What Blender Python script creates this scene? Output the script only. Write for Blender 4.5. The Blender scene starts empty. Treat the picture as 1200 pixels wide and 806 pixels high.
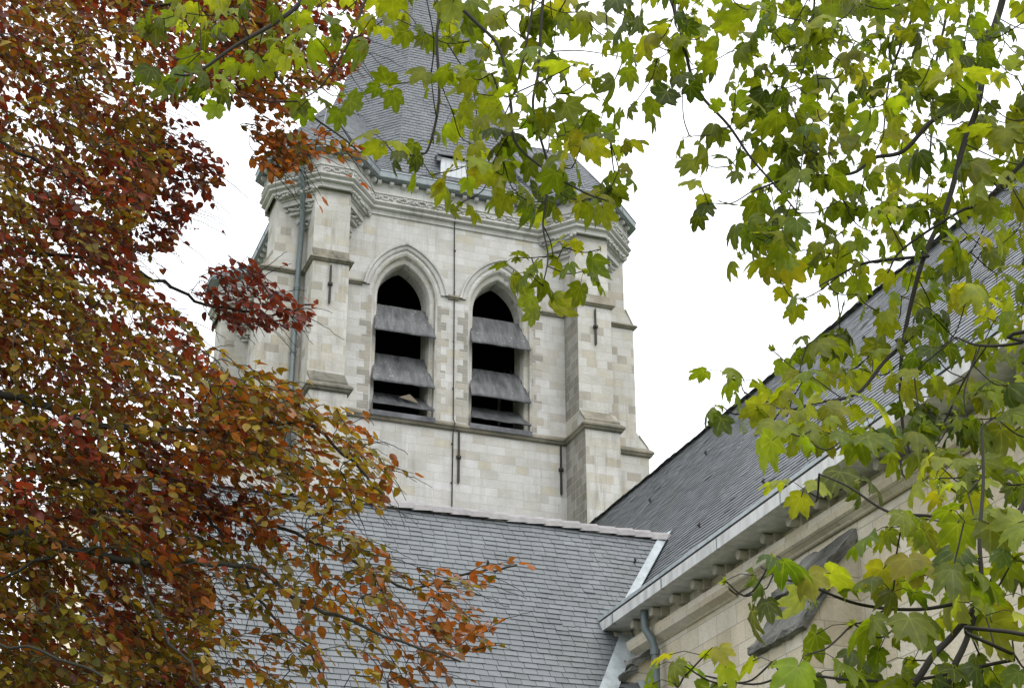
import bpy, bmesh, math, random
import numpy as np
from mathutils import Vector, Matrix
from mathutils import noise as mn_
random.seed(11); rng = np.random.default_rng(11)
R = math.radians
scn = bpy.context.scene
col = scn.collection
# ------------------------------------------------------------------ camera
F, HZ = 2000.0, 950.0                      # focal length and horizon drop in pixels of the 1200 px wide photograph
PITCH = math.atan(HZ / F)
cam_d = bpy.data.cameras.new('camera'); cam = bpy.data.objects.new('camera', cam_d); col.objects.link(cam)
cam.location = (0, 0, 1.6); cam.rotation_euler = (R(90) + PITCH, 0, 0)
cam_d.sensor_width = 36; cam_d.lens = F / 1200 * 36; cam_d.clip_end = 3000; cam_d.clip_start = .1
scn.camera = cam
# ------------------------------------------------------------------ overcast sky and soft sun
SUN_EL, SUN_AZ = R(52), R(150)             # azimuth clockwise from +Y
w = bpy.data.worlds.new('World'); scn.world = w; w.use_nodes = True
nt = w.node_tree; nt.nodes.clear()
out = nt.nodes.new('ShaderNodeOutputWorld'); add = nt.nodes.new('ShaderNodeAddShader')
b1 = nt.nodes.new('ShaderNodeBackground'); b2 = nt.nodes.new('ShaderNodeBackground')
sky = nt.nodes.new('ShaderNodeTexSky'); sky.sky_type = 'NISHITA'; sky.sun_disc = False
sky.sun_elevation = SUN_EL; sky.sun_rotation = SUN_AZ; b1.inputs[1].default_value = .05
nt.links.new(sky.outputs[0], b1.inputs[0])
tc = nt.nodes.new('ShaderNodeTexCoord'); sx = nt.nodes.new('ShaderNodeSeparateXYZ'); nt.links.new(tc.outputs['Generated'], sx.inputs[0])
mr = nt.nodes.new('ShaderNodeMapRange'); mr.inputs[1].default_value = 0; mr.inputs[2].default_value = 1
mr.inputs[3].default_value = .95; mr.inputs[4].default_value = 2.1; nt.links.new(sx.outputs[2], mr.inputs[0])
cn = nt.nodes.new('ShaderNodeTexNoise'); cn.inputs['Scale'].default_value = 2.2; cn.inputs['Detail'].default_value = 5
nt.links.new(tc.outputs['Generated'], cn.inputs[0])
cm = nt.nodes.new('ShaderNodeMapRange'); cm.inputs[3].default_value = .88; cm.inputs[4].default_value = 1.12; nt.links.new(cn.outputs[0], cm.inputs[0])
mu = nt.nodes.new('ShaderNodeMath'); mu.operation = 'MULTIPLY'; nt.links.new(mr.outputs[0], mu.inputs[0]); nt.links.new(cm.outputs[0], mu.inputs[1])
b2.inputs[0].default_value = (.985, .99, 1, 1); nt.links.new(mu.outputs[0], b2.inputs[1])      # even cloud layer
nt.links.new(b1.outputs[0], add.inputs[0]); nt.links.new(b2.outputs[0], add.inputs[1]); nt.links.new(add.outputs[0], out.inputs[0])
sl = bpy.data.lights.new('sun', 'SUN'); so = bpy.data.objects.new('sun', sl); col.objects.link(so)
sl.energy = .9; sl.angle = R(25); sl.color = (1, .97, .92)
so.rotation_euler = (R(90) - SUN_EL, 0, R(180) - SUN_AZ); so.location = (20, -20, 60)
scn.view_settings.view_transform = 'Standard'; scn.view_settings.look = 'None'; scn.view_settings.exposure = .12; scn.view_settings.gamma = 1
scn.render.engine = 'CYCLES'; scn.cycles.max_bounces = 7; scn.cycles.transmission_bounces = 4; scn.cycles.use_denoising = True

# ------------------------------------------------------------------ materials
def new_mat(name):
    m = bpy.data.materials.new(name); m.use_nodes = True
    return m, m.node_tree, m.node_tree.nodes['Principled BSDF']
def nd(t, kind, **kw):
    n = t.nodes.new('ShaderNode' + kind)
    for k, v in kw.items():
        if k in n.inputs: n.inputs[k].default_value = v
        else: setattr(n, k, v)
    return n
def ramp(t, src, stops, interp='LINEAR'):
    r = t.nodes.new('ShaderNodeValToRGB'); r.color_ramp.interpolation = interp
    e = r.color_ramp.elements
    while len(e) < len(stops): e.new(.5)
    for el, (p, c) in zip(e, stops): el.position = p; el.color = (*c, 1) if len(c) == 3 else c
    t.links.new(src, r.inputs[0]); return r.outputs[0]
def mix(t, mode, fac, a, b):
    m = t.nodes.new('ShaderNodeMix'); m.data_type = 'RGBA'; m.blend_type = mode
    for i, v in ((0, fac), (6, a), (7, b)):
        if hasattr(v, 'links'): t.links.new(v, m.inputs[i])
        elif i == 0: m.inputs[0].default_value = v
        else: m.inputs[i].default_value = (*v, 1)
    return m.outputs[2]
def stone_mat(name, stops, mortar=(.47, .46, .43), bw=.5, rh=.24, stain=.5, streak=(.16, .155, .14), relief=1.0, blocks=True):
    m, t, p = new_mat(name)
    uv = nd(t, 'UVMap'); geo = nd(t, 'TexCoord')
    if blocks:
        nz = nd(t, 'TexNoise', Scale=.9, Detail=2.0); t.links.new(uv.outputs[0], nz.inputs[0])
        br = nd(t, 'TexBrick', Scale=1.0); br.offset = .43; br.squash = .72; br.squash_frequency = 3
        br.inputs['Brick Width'].default_value = bw; br.inputs['Row Height'].default_value = rh
        br.inputs['Mortar Size'].default_value = .006; br.inputs['Mortar Smooth'].default_value = .3
        br.inputs['Color1'].default_value = (0, 0, 0, 1); br.inputs['Color2'].default_value = (1, 1, 1, 1); br.inputs['Mortar'].default_value = (.5, .5, .5, 1)
        t.links.new(uv.outputs[0], br.inputs['Vector'])
        c = ramp(t, br.outputs['Color'], stops, 'CONSTANT')
    else:
        v = nd(t, 'TexNoise', Scale=1.1, Detail=3.0); t.links.new(geo.outputs['Object'], v.inputs[0])
        c = ramp(t, v.outputs[0], stops)
    n1 = nd(t, 'TexNoise', Scale=1.3, Detail=7.0, Roughness=.62); t.links.new(geo.outputs['Object'], n1.inputs[0])
    c = mix(t, 'MULTIPLY', 1.0, c, ramp(t, n1.outputs[0], [(.3, (.80, .79, .76)), (.62, (1.04, 1.03, 1.02))]))
    mp = nd(t, 'Mapping'); mp.inputs['Scale'].default_value = (4.5, 4.5, .42); t.links.new(geo.outputs['Object'], mp.inputs[0])
    n2 = nd(t, 'TexNoise', Scale=1.0, Detail=6.0, Roughness=.7); t.links.new(mp.outputs[0], n2.inputs[0])
    n2b = nd(t, 'TexNoise', Scale=.32, Detail=2.0); t.links.new(geo.outputs['Object'], n2b.inputs[0])
    sf = nd(t, 'Math', operation='MULTIPLY'); t.links.new(ramp(t, n2.outputs[0], [(.5, (0, 0, 0)), (.72, (1, 1, 1))]), sf.inputs[0]); t.links.new(ramp(t, n2b.outputs[0], [(.4, (0, 0, 0)), (.65, (stain,) * 3)]), sf.inputs[1])
    c = mix(t, 'MIX', sf.outputs[0], c, streak)
    n3 = nd(t, 'TexNoise', Scale=26.0, Detail=5.0); t.links.new(geo.outputs['Object'], n3.inputs[0])
    c = mix(t, 'MULTIPLY', .5, c, ramp(t, n3.outputs[0], [(.3, (.82, .82, .82)), (.7, (1.1, 1.1, 1.1))]))
    bp = nd(t, 'Bump', Strength=.5 * relief, Distance=.02); t.links.new(n3.outputs[0], bp.inputs['Height'])
    if blocks:
        c = mix(t, 'MIX', br.outputs['Fac'], c, mortar)
        b2_ = nd(t, 'Bump', Strength=.6, Distance=.012); b2_.invert = True
        t.links.new(br.outputs['Fac'], b2_.inputs['Height']); t.links.new(bp.outputs[0], b2_.inputs['Normal']); bp = b2_
    t.links.new(c, p.inputs['Base Color']); t.links.new(bp.outputs[0], p.inputs['Normal'])
    p.inputs['Roughness'].default_value = .93; p.inputs['Specular IOR Level'].default_value = .2
    return m
LIME = [(0, (.53, .52, .485)), (.17, (.56, .555, .53)), (.36, (.51, .50, .465)), (.50, (.59, .585, .57)), (.69, (.485, .465, .415)), (.73, (.55, .545, .52)), (.93, (.46, .44, .39)), (.96, (.52, .49, .41))]
TAN = [(0, (.50, .485, .44)), (.2, (.54, .53, .495)), (.42, (.455, .42, .345)), (.52, (.55, .54, .51)), (.74, (.385, .36, .31)), (.82, (.51, .485, .42))]
M = {}
M['lime'] = stone_mat('pale_limestone', LIME)
M['lime_tan'] = stone_mat('mottled_limestone', TAN, rh=.25, bw=.42, stain=.7)
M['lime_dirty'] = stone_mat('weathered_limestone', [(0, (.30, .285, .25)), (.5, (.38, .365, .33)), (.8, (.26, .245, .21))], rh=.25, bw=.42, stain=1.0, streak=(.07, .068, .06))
M['mould'] = stone_mat('moulded_limestone', [(.3, (.46, .455, .43)), (.6, (.56, .555, .535))], blocks=False, stain=.8, streak=(.15, .145, .13))
M['string'] = stone_mat('mossy_drip_stone', [(.3, (.15, .145, .12)), (.5, (.24, .22, .17)), (.7, (.34, .32, .27))], blocks=False, stain=.9, streak=(.06, .06, .05), relief=2)
M['nave'] = stone_mat('cream_limestone', [(0, (.63, .57, .45)), (.25, (.60, .54, .42)), (.5, (.65, .60, .50)), (.75, (.56, .49, .37)), (.9, (.62, .55, .42))], mortar=(.33, .30, .25), bw=.62, rh=.3, stain=.35, streak=(.22, .21, .19))
M['moss'] = stone_mat('blackened_mossy_stone', [(.35, (.08, .08, .072)), (.5, (.18, .18, .165)), (.65, (.30, .30, .28))], blocks=False, stain=.6, streak=(.035, .035, .03), relief=3)
def quoin_mat():
    return stone_mat('quoin_stone', [(0, (.31, .295, .26)), (.3, (.42, .39, .33)), (.5, (.47, .45, .41)), (.7, (.34, .315, .27)), (.85, (.44, .42, .37))], rh=.24, bw=.9, stain=.3)
M['quoin'] = quoin_mat()
def plain(name, c, rough=.6, metal=0.0, var=.18, scale=6.0, streak=None):
    m, t, p = new_mat(name); g = nd(t, 'TexCoord')
    n = nd(t, 'TexNoise', Scale=scale, Detail=6.0, Roughness=.65)
    if streak:
        mp = nd(t, 'Mapping'); mp.inputs['Scale'].default_value = streak; t.links.new(g.outputs['Object'], mp.inputs[0]); t.links.new(mp.outputs[0], n.inputs[0])
    else: t.links.new(g.outputs['Object'], n.inputs[0])
    lo = tuple(x * (1 - var) for x in c); hi = tuple(min(1, x * (1 + var)) for x in c)
    t.links.new(ramp(t, n.outputs[0], [(.3, lo), (.7, hi)]), p.inputs['Base Color'])
    t.links.new(ramp(t, n.outputs[0], [(.3, (rough * .8,) * 3), (.7, (min(1, rough * 1.15),) * 3)]), p.inputs['Roughness'])
    bp = nd(t, 'Bump', Strength=.2, Distance=.01); t.links.new(n.outputs[0], bp.inputs['Height']); t.links.new(bp.outputs[0], p.inputs['Normal'])
    p.inputs['Metallic'].default_value = metal
    return m
M['zinc'] = plain('zinc_gutter', (.23, .26, .27), .45, .35, .2, 3, (3, 3, 1))
M['pipe'] = plain('grey_painted_pipe', (.13, .16, .165), .45, .1, .2, 4)
M['lead'] = plain('weathered_lead', (.105, .107, .112), .36, .25, .7, 2.2)
M['lead_pale'] = plain('pale_lead_flashing', (.36, .40, .41), .5, .05, .28, 5)
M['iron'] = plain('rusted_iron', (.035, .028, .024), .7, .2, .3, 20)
M['white'] = plain('white_painted_board', (.60, .62, .64), .6, 0, .1, 8)
M['eave'] = plain('pale_grey_painted_eave', (.55, .55, .535), .6, 0, .3, 1, (5, 5, 1.2))
M['soffit'] = plain('stone_soffit', (.46, .425, .36), .9, 0, .2, 3)
M['dark'] = plain('near_black_lining', (.012, .011, .010), .9, 0, .3, 5)  # near-black so the belfry interior reads unlit; shade put into the colour
M['ridge'] = plain('grey_ridge_tile', (.27, .255, .25), .8, 0, .3, 5)
M['ridge_dark'] = plain('dark_ridge_tile', (.16, .16, .165), .8, 0, .35, 5)
M['wood'] = plain('bare_board', (.17, .135, .09), .8, 0, .2, 12)
m, t, p = new_mat('stained_lead'); g = nd(t, 'TexCoord')
mp = nd(t, 'Mapping'); mp.inputs['Scale'].default_value = (7, 2, 1.1); t.links.new(g.outputs['Object'], mp.inputs[0])
n = nd(t, 'TexNoise', Scale=1.0, Detail=8.0, Roughness=.7); t.links.new(mp.outputs[0], n.inputs[0])
c = ramp(t, n.outputs[0], [(.32, (.035, .036, .038)), (.5, (.085, .087, .09)), (.72, (.17, .172, .175))])
n2 = nd(t, 'TexNoise', Scale=16.0, Detail=3.0); t.links.new(g.outputs['Object'], n2.inputs[0]); n3 = nd(t, 'TexNoise', Scale=1.3, Detail=1.0); t.links.new(g.outputs['Object'], n3.inputs[0])
mm = nd(t, 'Math', operation='MULTIPLY'); t.links.new(ramp(t, n2.outputs[0], [(.63, (0, 0, 0)), (.70, (.8, .8, .8))]), mm.inputs[0]); t.links.new(ramp(t, n3.outputs[0], [(.54, (0, 0, 0)), (.6, (.8, .8, .8))]), mm.inputs[1])
c = mix(t, 'MIX', mm.outputs[0], c, (.42, .42, .40)); t.links.new(c, p.inputs['Base Color'])
p.inputs['Roughness'].default_value = .42; p.inputs['Metallic'].default_value = .15
bp = nd(t, 'Bump', Strength=.4, Distance=.01); t.links.new(n.outputs[0], bp.inputs['Height']); t.links.new(bp.outputs[0], p.inputs['Normal'])
M['louvre'] = m
def slate_mat(name, base, var=.17, spec=.6):
    m, t, p = new_mat(name); a = nd(t, 'Attribute', attribute_name='tone'); g = nd(t, 'TexCoord')
    c = ramp(t, a.outputs['Fac'], [(0, tuple(x * (1 - var) for x in base)), (.5, base), (.93, tuple(x * (1 + var * .6) for x in base)), (1, tuple(x * (1 + var * 1.3) for x in base))])
    n = nd(t, 'TexNoise', Scale=.8, Detail=6.0, Roughness=.6); t.links.new(g.outputs['Object'], n.inputs[0])
    c = mix(t, 'MULTIPLY', 1.0, c, ramp(t, n.outputs[0], [(.3, (.80, .80, .80)), (.7, (1.12, 1.12, 1.12))]))
    n2 = nd(t, 'TexNoise', Scale=14.0, Detail=5.0); t.links.new(g.outputs['Object'], n2.inputs[0])
    c = mix(t, 'MIX', ramp(t, n2.outputs[0], [(.60, (0, 0, 0)), (.75, (.6, .6, .6))]), c, (.19, .19, .165))
    n3 = nd(t, 'TexNoise', Scale=.45, Detail=8.0, Roughness=.7); t.links.new(g.outputs['Object'], n3.inputs[0])
    c = mix(t, 'MIX', ramp(t, n3.outputs[0], [(.53, (0, 0, 0)), (.68, (.45, .45, .45))]), c, (.075, .078, .062))
    t.links.new(c, p.inputs['Base Color'])
    bp = nd(t, 'Bump', Strength=.35, Distance=.006); t.links.new(n2.outputs[0], bp.inputs['Height']); t.links.new(bp.outputs[0], p.inputs['Normal'])
    p.inputs['Roughness'].default_value = .5; p.inputs['Specular IOR Level'].default_value = spec
    return m
M['slate'] = slate_mat('blue_grey_slate', (.118, .130, .137))
M['slate_dark'] = slate_mat('dark_grey_slate', (.128, .138, .15))
M['slate_spire'] = slate_mat('spire_slate', (.105, .115, .128))
def leaf_mat(name, trans, rough, veincol, veinpow, tmul):
    m, t, p = new_mat(name); t.nodes.remove(p)
    a = nd(t, 'Attribute', attribute_name='Col'); v = nd(t, 'Attribute', attribute_name='vein')
    pw = nd(t, 'Math', operation='POWER'); t.links.new(v.outputs['Fac'], pw.inputs[0]); pw.inputs[1].default_value = veinpow
    ml = nd(t, 'Math', operation='MULTIPLY'); t.links.new(pw.outputs[0], ml.inputs[0]); ml.inputs[1].default_value = .36
    c = mix(t, 'MIX', ml.outputs[0], a.outputs['Color'], veincol)
    g = nd(t, 'TexCoord'); n = nd(t, 'TexNoise', Scale=22.0, Detail=4.0); t.links.new(g.outputs['Object'], n.inputs[0])
    c = mix(t, 'MULTIPLY', 1.0, c, ramp(t, n.outputs[0], [(.3, (.68, .72, .66)), (.7, (1.22, 1.2, 1.1))]))
    pb = nd(t, 'BsdfPrincipled'); pb.inputs['Roughness'].default_value = rough; pb.inputs['Specular IOR Level'].default_value = .35
    tr = nd(t, 'BsdfTranslucent'); t.links.new(c, pb.inputs['Base Color'])
    t.links.new(mix(t, 'MULTIPLY', 1.0, c, tmul), tr.inputs['Color'])
    mx = nd(t, 'MixShader'); mx.inputs[0].default_value = trans
    t.links.new(pb.outputs[0], mx.inputs[1]); t.links.new(tr.outputs[0], mx.inputs[2])
    t.links.new(mx.outputs[0], t.nodes['Material Output'].inputs['Surface'])
    return m
M['beech_leaf'] = leaf_mat('copper_beech_leaf', .42, .42, (.20, .12, .04), 10, (1.5, 1.2, .8))
M['maple_leaf'] = leaf_mat('sycamore_leaf', .54, .5, (.42, .44, .13), 7, (1.85, 1.86, .5))
M['bark'] = plain('dark_bark', (.026, .021, .017), .9, 0, .4, 18)
M['bark_beech'] = plain('grey_green_beech_bark', (.032, .031, .022), .85, 0, .4, 10)
M['petiole'] = plain('reddish_green_stalk', (.12, .11, .03), .6, 0, .3, 30)
M['flower'] = plain('green_flower', (.24, .30, .06), .7, 0, .3, 30)
m, t, p = new_mat('grass'); g = nd(t, 'TexCoord'); n = nd(t, 'TexNoise', Scale=1.5, Detail=8.0); t.links.new(g.outputs['Object'], n.inputs[0])
t.links.new(ramp(t, n.outputs[0], [(.3, (.035, .055, .018)), (.7, (.09, .12, .04))]), p.inputs['Base Color']); p.inputs['Roughness'].default_value = .9
M['grass'] = m

# ------------------------------------------------------------------ mesh helpers
class MB:
    """collects faces (in metres), then builds ONE mesh object"""
    def __init__(s): s.v = []; s.f = []; s.sm = []; s.tone = []
    def add(s, verts, faces, smooth=False, tone=.5):
        o = len(s.v); s.v += [tuple(x) for x in verts]
        for f in faces: s.f.append([i + o for i in f]); s.sm.append(smooth); s.tone.append(tone)
    def build(s, name, mat, parent=None, uv=True, tones=False):
        me = bpy.data.meshes.new(name); me.from_pydata(s.v, [], s.f); me.materials.append(mat)
        me.polygons.foreach_set('use_smooth', s.sm)
        if uv and len(me.loops):
            V_ = np.empty(len(me.vertices) * 3); me.vertices.foreach_get('co', V_); V_ = V_.reshape(-1, 3)
            Nn = np.empty(len(me.polygons) * 3); me.polygons.foreach_get('normal', Nn); Nn = Nn.reshape(-1, 3)
            lt = np.empty(len(me.polygons), int); me.polygons.foreach_get('loop_total', lt)
            li = np.empty(len(me.loops), int); me.loops.foreach_get('vertex_index', li)
            nl = np.repeat(Nn, lt, axis=0); P = V_[li]
            h = np.stack([-nl[:, 1], nl[:, 0], np.zeros(len(nl))], 1); L = np.linalg.norm(h, axis=1); bad = L < .05
            h[bad] = (1, 0, 0); L[bad] = 1; h /= L[:, None]
            up = np.cross(nl, h)
            u = (P * h).sum(1); v = (P * up).sum(1)
            ul = me.uv_layers.new(name='UVMap'); ul.data.foreach_set('uv', np.stack([u, v], 1).ravel())
        if tones:
            at = me.attributes.new('tone', 'FLOAT', 'FACE'); at.data.foreach_set('value', s.tone)
        ob = bpy.data.objects.new(name, me); col.objects.link(ob)
        if parent: ob.parent = parent
        return ob
def box(mb, x0, x1, y0, y1, z0, z1, **k):
    v = [(x, y, z) for z in (z0, z1) for y in (y0, y1) for x in (x0, x1)]
    mb.add(v, [(0, 2, 3, 1), (4, 5, 7, 6), (0, 1, 5, 4), (2, 6, 7, 3), (0, 4, 6, 2), (1, 3, 7, 5)], **k)
def prism(mb, poly, off, **k):
    """poly: list of 3D points, extruded by vector off"""
    n = len(poly); a = [Vector(p) for p in poly]; b = [p + Vector(off) for p in a]
    nrm = Vector((0, 0, 0))
    for i in range(n): nrm += a[i].cross(a[(i + 1) % n])
    fl = nrm.dot(Vector(off)) > 0
    f1 = list(range(n)); f2 = list(range(n, 2 * n))
    F_ = [f1[::-1] if fl else f1, f2 if fl else f2[::-1]]
    for i in range(n):
        j = (i + 1) % n; q = (i, j, j + n, i + n); F_.append(q if fl else q[::-1])
    mb.add(a + b, F_, **k)
def cyl(mb, p0, p1, r0, r1=None, n=10, caps=True, smooth=True):
    r1 = r0 if r1 is None else r1
    p0, p1 = Vector(p0), Vector(p1); d = (p1 - p0).normalized()
    a = d.orthogonal().normalized(); b = d.cross(a)
    v = [p + (a * math.cos(2 * math.pi * i / n) + b * math.sin(2 * math.pi * i / n)) * r for p, r in ((p0, r0), (p1, r1)) for i in range(n)]
    mb.add(v, [(i, (i + 1) % n, (i + 1) % n + n, i + n) for i in range(n)], smooth=smooth)
    if caps: mb.add(v[:n], [tuple(range(n))[::-1]]); mb.add(v[n:], [tuple(range(n))])
def tube(mb, pts, rad, n=7):
    pts = [Vector(p) for p in pts]; k = len(pts)
    rad = [rad] * k if not hasattr(rad, '__len__') else rad
    ref = None; vs = []
    for i, p in enumerate(pts):
        d = (pts[min(i + 1, k - 1)] - pts[max(i - 1, 0)])
        d = d.normalized() if d.length > 1e-9 else Vector((0, 0, 1))
        ref = d.orthogonal() if ref is None else ref - d * ref.dot(d)
        ref = ref.normalized() if ref.length > 1e-6 else d.orthogonal().normalized()
        b = d.cross(ref)
        vs += [p + (ref * math.cos(2 * math.pi * j / n) + b * math.sin(2 * math.pi * j / n)) * rad[i] for j in range(n)]
    fs = [(i * n + j, i * n + (j + 1) % n, (i + 1) * n + (j + 1) % n, (i + 1) * n + j) for i in range(k - 1) for j in range(n)]
    mb.add(vs, fs, smooth=True)
    mb.add(vs[:n], [tuple(range(n))[::-1]]); mb.add(vs[-n:], [tuple(range(n))])
def sweep(mb, path, prof, closed=True, smooth=False, taper=None):
    """path: plan points (x,y) counter-clockwise (outside on the right), prof: (offset, z) from top to bottom"""
    n = len(path); offs = []
    for i in range(n):
        p = Vector(path[i]); a = Vector(path[i - 1]) if closed or i else None; b = Vector(path[(i + 1) % n]) if closed or i < n - 1 else None
        ns = []
        for u, v in ((a, p), (p, b)):
            if u is None or v is None: continue
            d = (v - u).normalized(); ns.append(Vector((d.y, -d.x)))
        m_ = sum(ns, Vector((0, 0))).normalized(); m_ /= max(.35, m_.dot(ns[0])); offs.append(m_)
    k = len(prof); vs = [(path[i][0] + offs[i].x * o, path[i][1] + offs[i].y * o, z) for i in range(n) for o, z in prof]
    fs = []
    for i in range(n if closed else n - 1):
        j = (i + 1) % n
        for q in range(k - 1): fs.append((i * k + q, i * k + q + 1, j * k + q + 1, j * k + q))
    mb.add(vs, fs, smooth=smooth)
    if not closed:
        mb.add([vs[q] for q in range(k)], [tuple(range(k))]); mb.add([vs[(n - 1) * k + q] for q in range(k)], [tuple(range(k))[::-1]])
def empty(name, loc=(0, 0, 0), rz=0, parent=None):
    o = bpy.data.objects.new(name, None); col.objects.link(o); o.location = loc; o.rotation_euler = (0, 0, rz)
    if parent: o.parent = parent
    return o
def tag(o, label=None, cat=None, group=None, kind=None):
    for k, v in (('label', label), ('category', cat), ('group', group), ('kind', kind)):
        if v: o[k] = v
    return o
def clip2(poly, fn):
    out_ = []
    for i in range(len(poly)):
        a, b = poly[i - 1], poly[i]; fa, fb = fn(a), fn(b)
        if (fa >= 0) != (fb >= 0):
            t_ = fa / (fa - fb); out_.append((a[0] + (b[0] - a[0]) * t_, a[1] + (b[1] - a[1]) * t_))
        if fb >= 0: out_.append(b)
    return out_
def slates(mb, region, to3, nrm, bw=.22, rh=.138, th=.0135, seed=1, gap=.0075):
    """real slates over a convex region given in (s,t) metres; to3 maps (s,t,h) to space"""
    rs = random.Random(seed)
    ss = [p[0] for p in region]; ts = [p[1] for p in region]
    area = sum(region[i - 1][0] * region[i][1] - region[i][0] * region[i - 1][1] for i in range(len(region)))
    reg = region if area > 0 else region[::-1]
    edges = [(reg[i - 1], reg[i]) for i in range(len(reg))]
    fns = [(lambda p, a=a, b=b: (b[0] - a[0]) * (p[1] - a[1]) - (b[1] - a[1]) * (p[0] - a[0])) for a, b in edges]
    base = [to3(s, t_, -.05) for s, t_ in reg]; mb.add(base, [tuple(range(len(base)))], tone=0)
    und = lambda p_: .022 * mn_.noise(Vector((p_[0] * .55, p_[1] * .55, seed))) + .006 * mn_.noise(Vector((p_[0] * 2.3, p_[1] * 2.3, seed)))
    row = 0; t0 = min(ts)
    while t0 < max(ts):
        s0 = min(ss) - (row % 2) * bw / 2 - rs.random() * .03 - .05
        while s0 < max(ss):
            wd = bw * rs.uniform(.93, 1.07); dt = rs.uniform(-.005, .005) - (rs.uniform(.02, .05) if rs.random() < .006 else 0); tl = rs.uniform(-.004, .004)
            q = [(s0 + gap, t0 + dt + tl), (s0 + wd, t0 + dt - tl), (s0 + wd, t0 + rh + .01), (s0 + gap, t0 + rh + .01)]
            inside = all(fn(p_) > 0 for fn in fns for p_ in q)
            if not inside:
                for fn in fns:
                    q = clip2(q, fn)
                    if len(q) < 3: break
            if len(q) >= 3:
                h0 = th * rs.uniform(.8, 1.35) + (.012 if rs.random() < .006 else 0); hx = rs.uniform(-.003, .003); tone = rs.random()
                H_ = lambda p_: max(.0006, h0 * (1 - (p_[1] - t0) / (rh + .01)) + hx * (p_[0] - s0) / bw) + .0006
                n = len(q); v = [to3(a, b, H_((a, b)) + und((a, b))) for a, b in q] + [to3(a, b, -.03) for a, b in q]
                fs = [tuple(range(n))] + [(i, i + n, (i + 1) % n + n, (i + 1) % n) for i in range(n) if (q[i][1] + q[(i + 1) % n][1]) / 2 < t0 + rh * .6]
                mb.add(v, fs, tone=tone)
            s0 += wd
        t0 += rh; row += 1
def ico(mb, c, r, seed=0, squash=(1, 1, 1), jit=.25, sub=1):
    rs = random.Random(seed); bm = bmesh.new(); bmesh.ops.create_icosphere(bm, subdivisions=sub, radius=1)
    vs = []
    for v_ in bm.verts:
        k = r * (1 + rs.uniform(-jit, jit)); vs.append((c[0] + v_.co.x * k * squash[0], c[1] + v_.co.y * k * squash[1], c[2] + v_.co.z * k * squash[2]))
    mb.add(vs, [tuple(v_.index for v_ in f.verts) for f in bm.faces], smooth=True); bm.free()

# ------------------------------------------------------------------ ground
mb = MB(); mb.add([(-400, -400, 0), (400, -400, 0), (400, 400, 0), (-400, 400, 0)], [(0, 1, 2, 3)])
tag(mb.build('ground', M['grass']), kind='structure')

# ------------------------------------------------------------------ the church (local axes: x along the tower face, -y outward, z up)
AZ = math.atan2(6030, math.hypot(F, HZ))
church = empty('church', (-1.58, 42, 0), R(90) - AZ)
tag(church, 'pale limestone church with a slate spire, louvred belfry tower and two steep slate roofs', 'church')
Hh = 4.25
def side(k):                                   # point of a tower side: x along, b outward from the front plane -> local
    c, s = [(1, 0), (0, 1), (-1, 0), (0, -1)][k]
    def f(x, b, z):
        X, Y = x, -(b + Hh)
        return (c * X - s * Y, s * X + c * Y + Hh, z)
    return f
# arches
def arch(cx, wd, rise, spring, foot, n=9):
    Rr = (wd * wd + rise * rise) / (2 * wd); a_max = math.atan2(rise, Rr - wd) if Rr > wd else math.pi - math.atan2(rise, wd - Rr)
    L = [(cx - wd, foot)]
    for i in range(n + 1):
        a = a_max * i / n; L.append((cx + (Rr - wd) - Rr * math.cos(a), spring + Rr * math.sin(a)))
    Rt = [(2 * cx - x, z) for x, z in L[:-1]][::-1]
    return L + Rt                                # left foot -> apex -> right foot
SILL = 19.25
tower = MB(); surroundings = []
def loft(mb, A, B, smooth=False):
    n = len(A); mb.add(list(A) + list(B), [(i, i + 1, i + 1 + n, i + n) for i in range(n - 1)], smooth=smooth)
WINS = (-1.42, 1.33)
for k in range(4):
    S = side(k)
    bm = bmesh.new(); loops = [[(-Hh, 0), (Hh, 0), (Hh, 25.4), (-Hh, 25.4)]]
    for cx in WINS: loops.append(arch(cx, .93, 1.37, 22.72, SILL))
    es = []
    for lp in loops:
        vs = [bm.verts.new((x, 0, z)) for x, z in lp]; es += [bm.edges.new((vs[i], vs[(i + 1) % len(vs)])) for i in range(len(vs))]
    bmesh.ops.triangle_fill(bm, edges=es, use_beauty=True)
    bm.verts.index_update()
    vs = [S(v_.co.x, 0, v_.co.z) for v_ in bm.verts]; fs = []
    for f in bm.faces:
        idx = [v_.index for v_ in f.verts]
        a, b, c = (Vector(vs[i]) for i in idx[:3]); nn = (b - a).cross(c - a)
        o0 = Vector(S(0, 1, 0)) - Vector(S(0, 0, 0))
        fs.append(tuple(idx) if nn.dot(o0) > 0 else tuple(idx[::-1]))
    tower.add(vs, fs); bm.free()
tw = tower.build('tower_wall', M['lime'], church)
tag(tw, 'pale ashlar wall of the square belfry tower')
lin = MB(); box(lin, -3.6, 3.6, .78, 7.7, 15, 25); lin.f = [f for f in lin.f if f != [0, 1, 5, 4]]; lin.sm = lin.sm[:5]; lin.tone = lin.tone[:5]              # added near-black lining: the darkness inside the openings is put into its colour
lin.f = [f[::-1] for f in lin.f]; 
lin.build('dark_lining', M['dark'], tw)
def S0(x, b, z): return side(0)(x, b, z)
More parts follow.
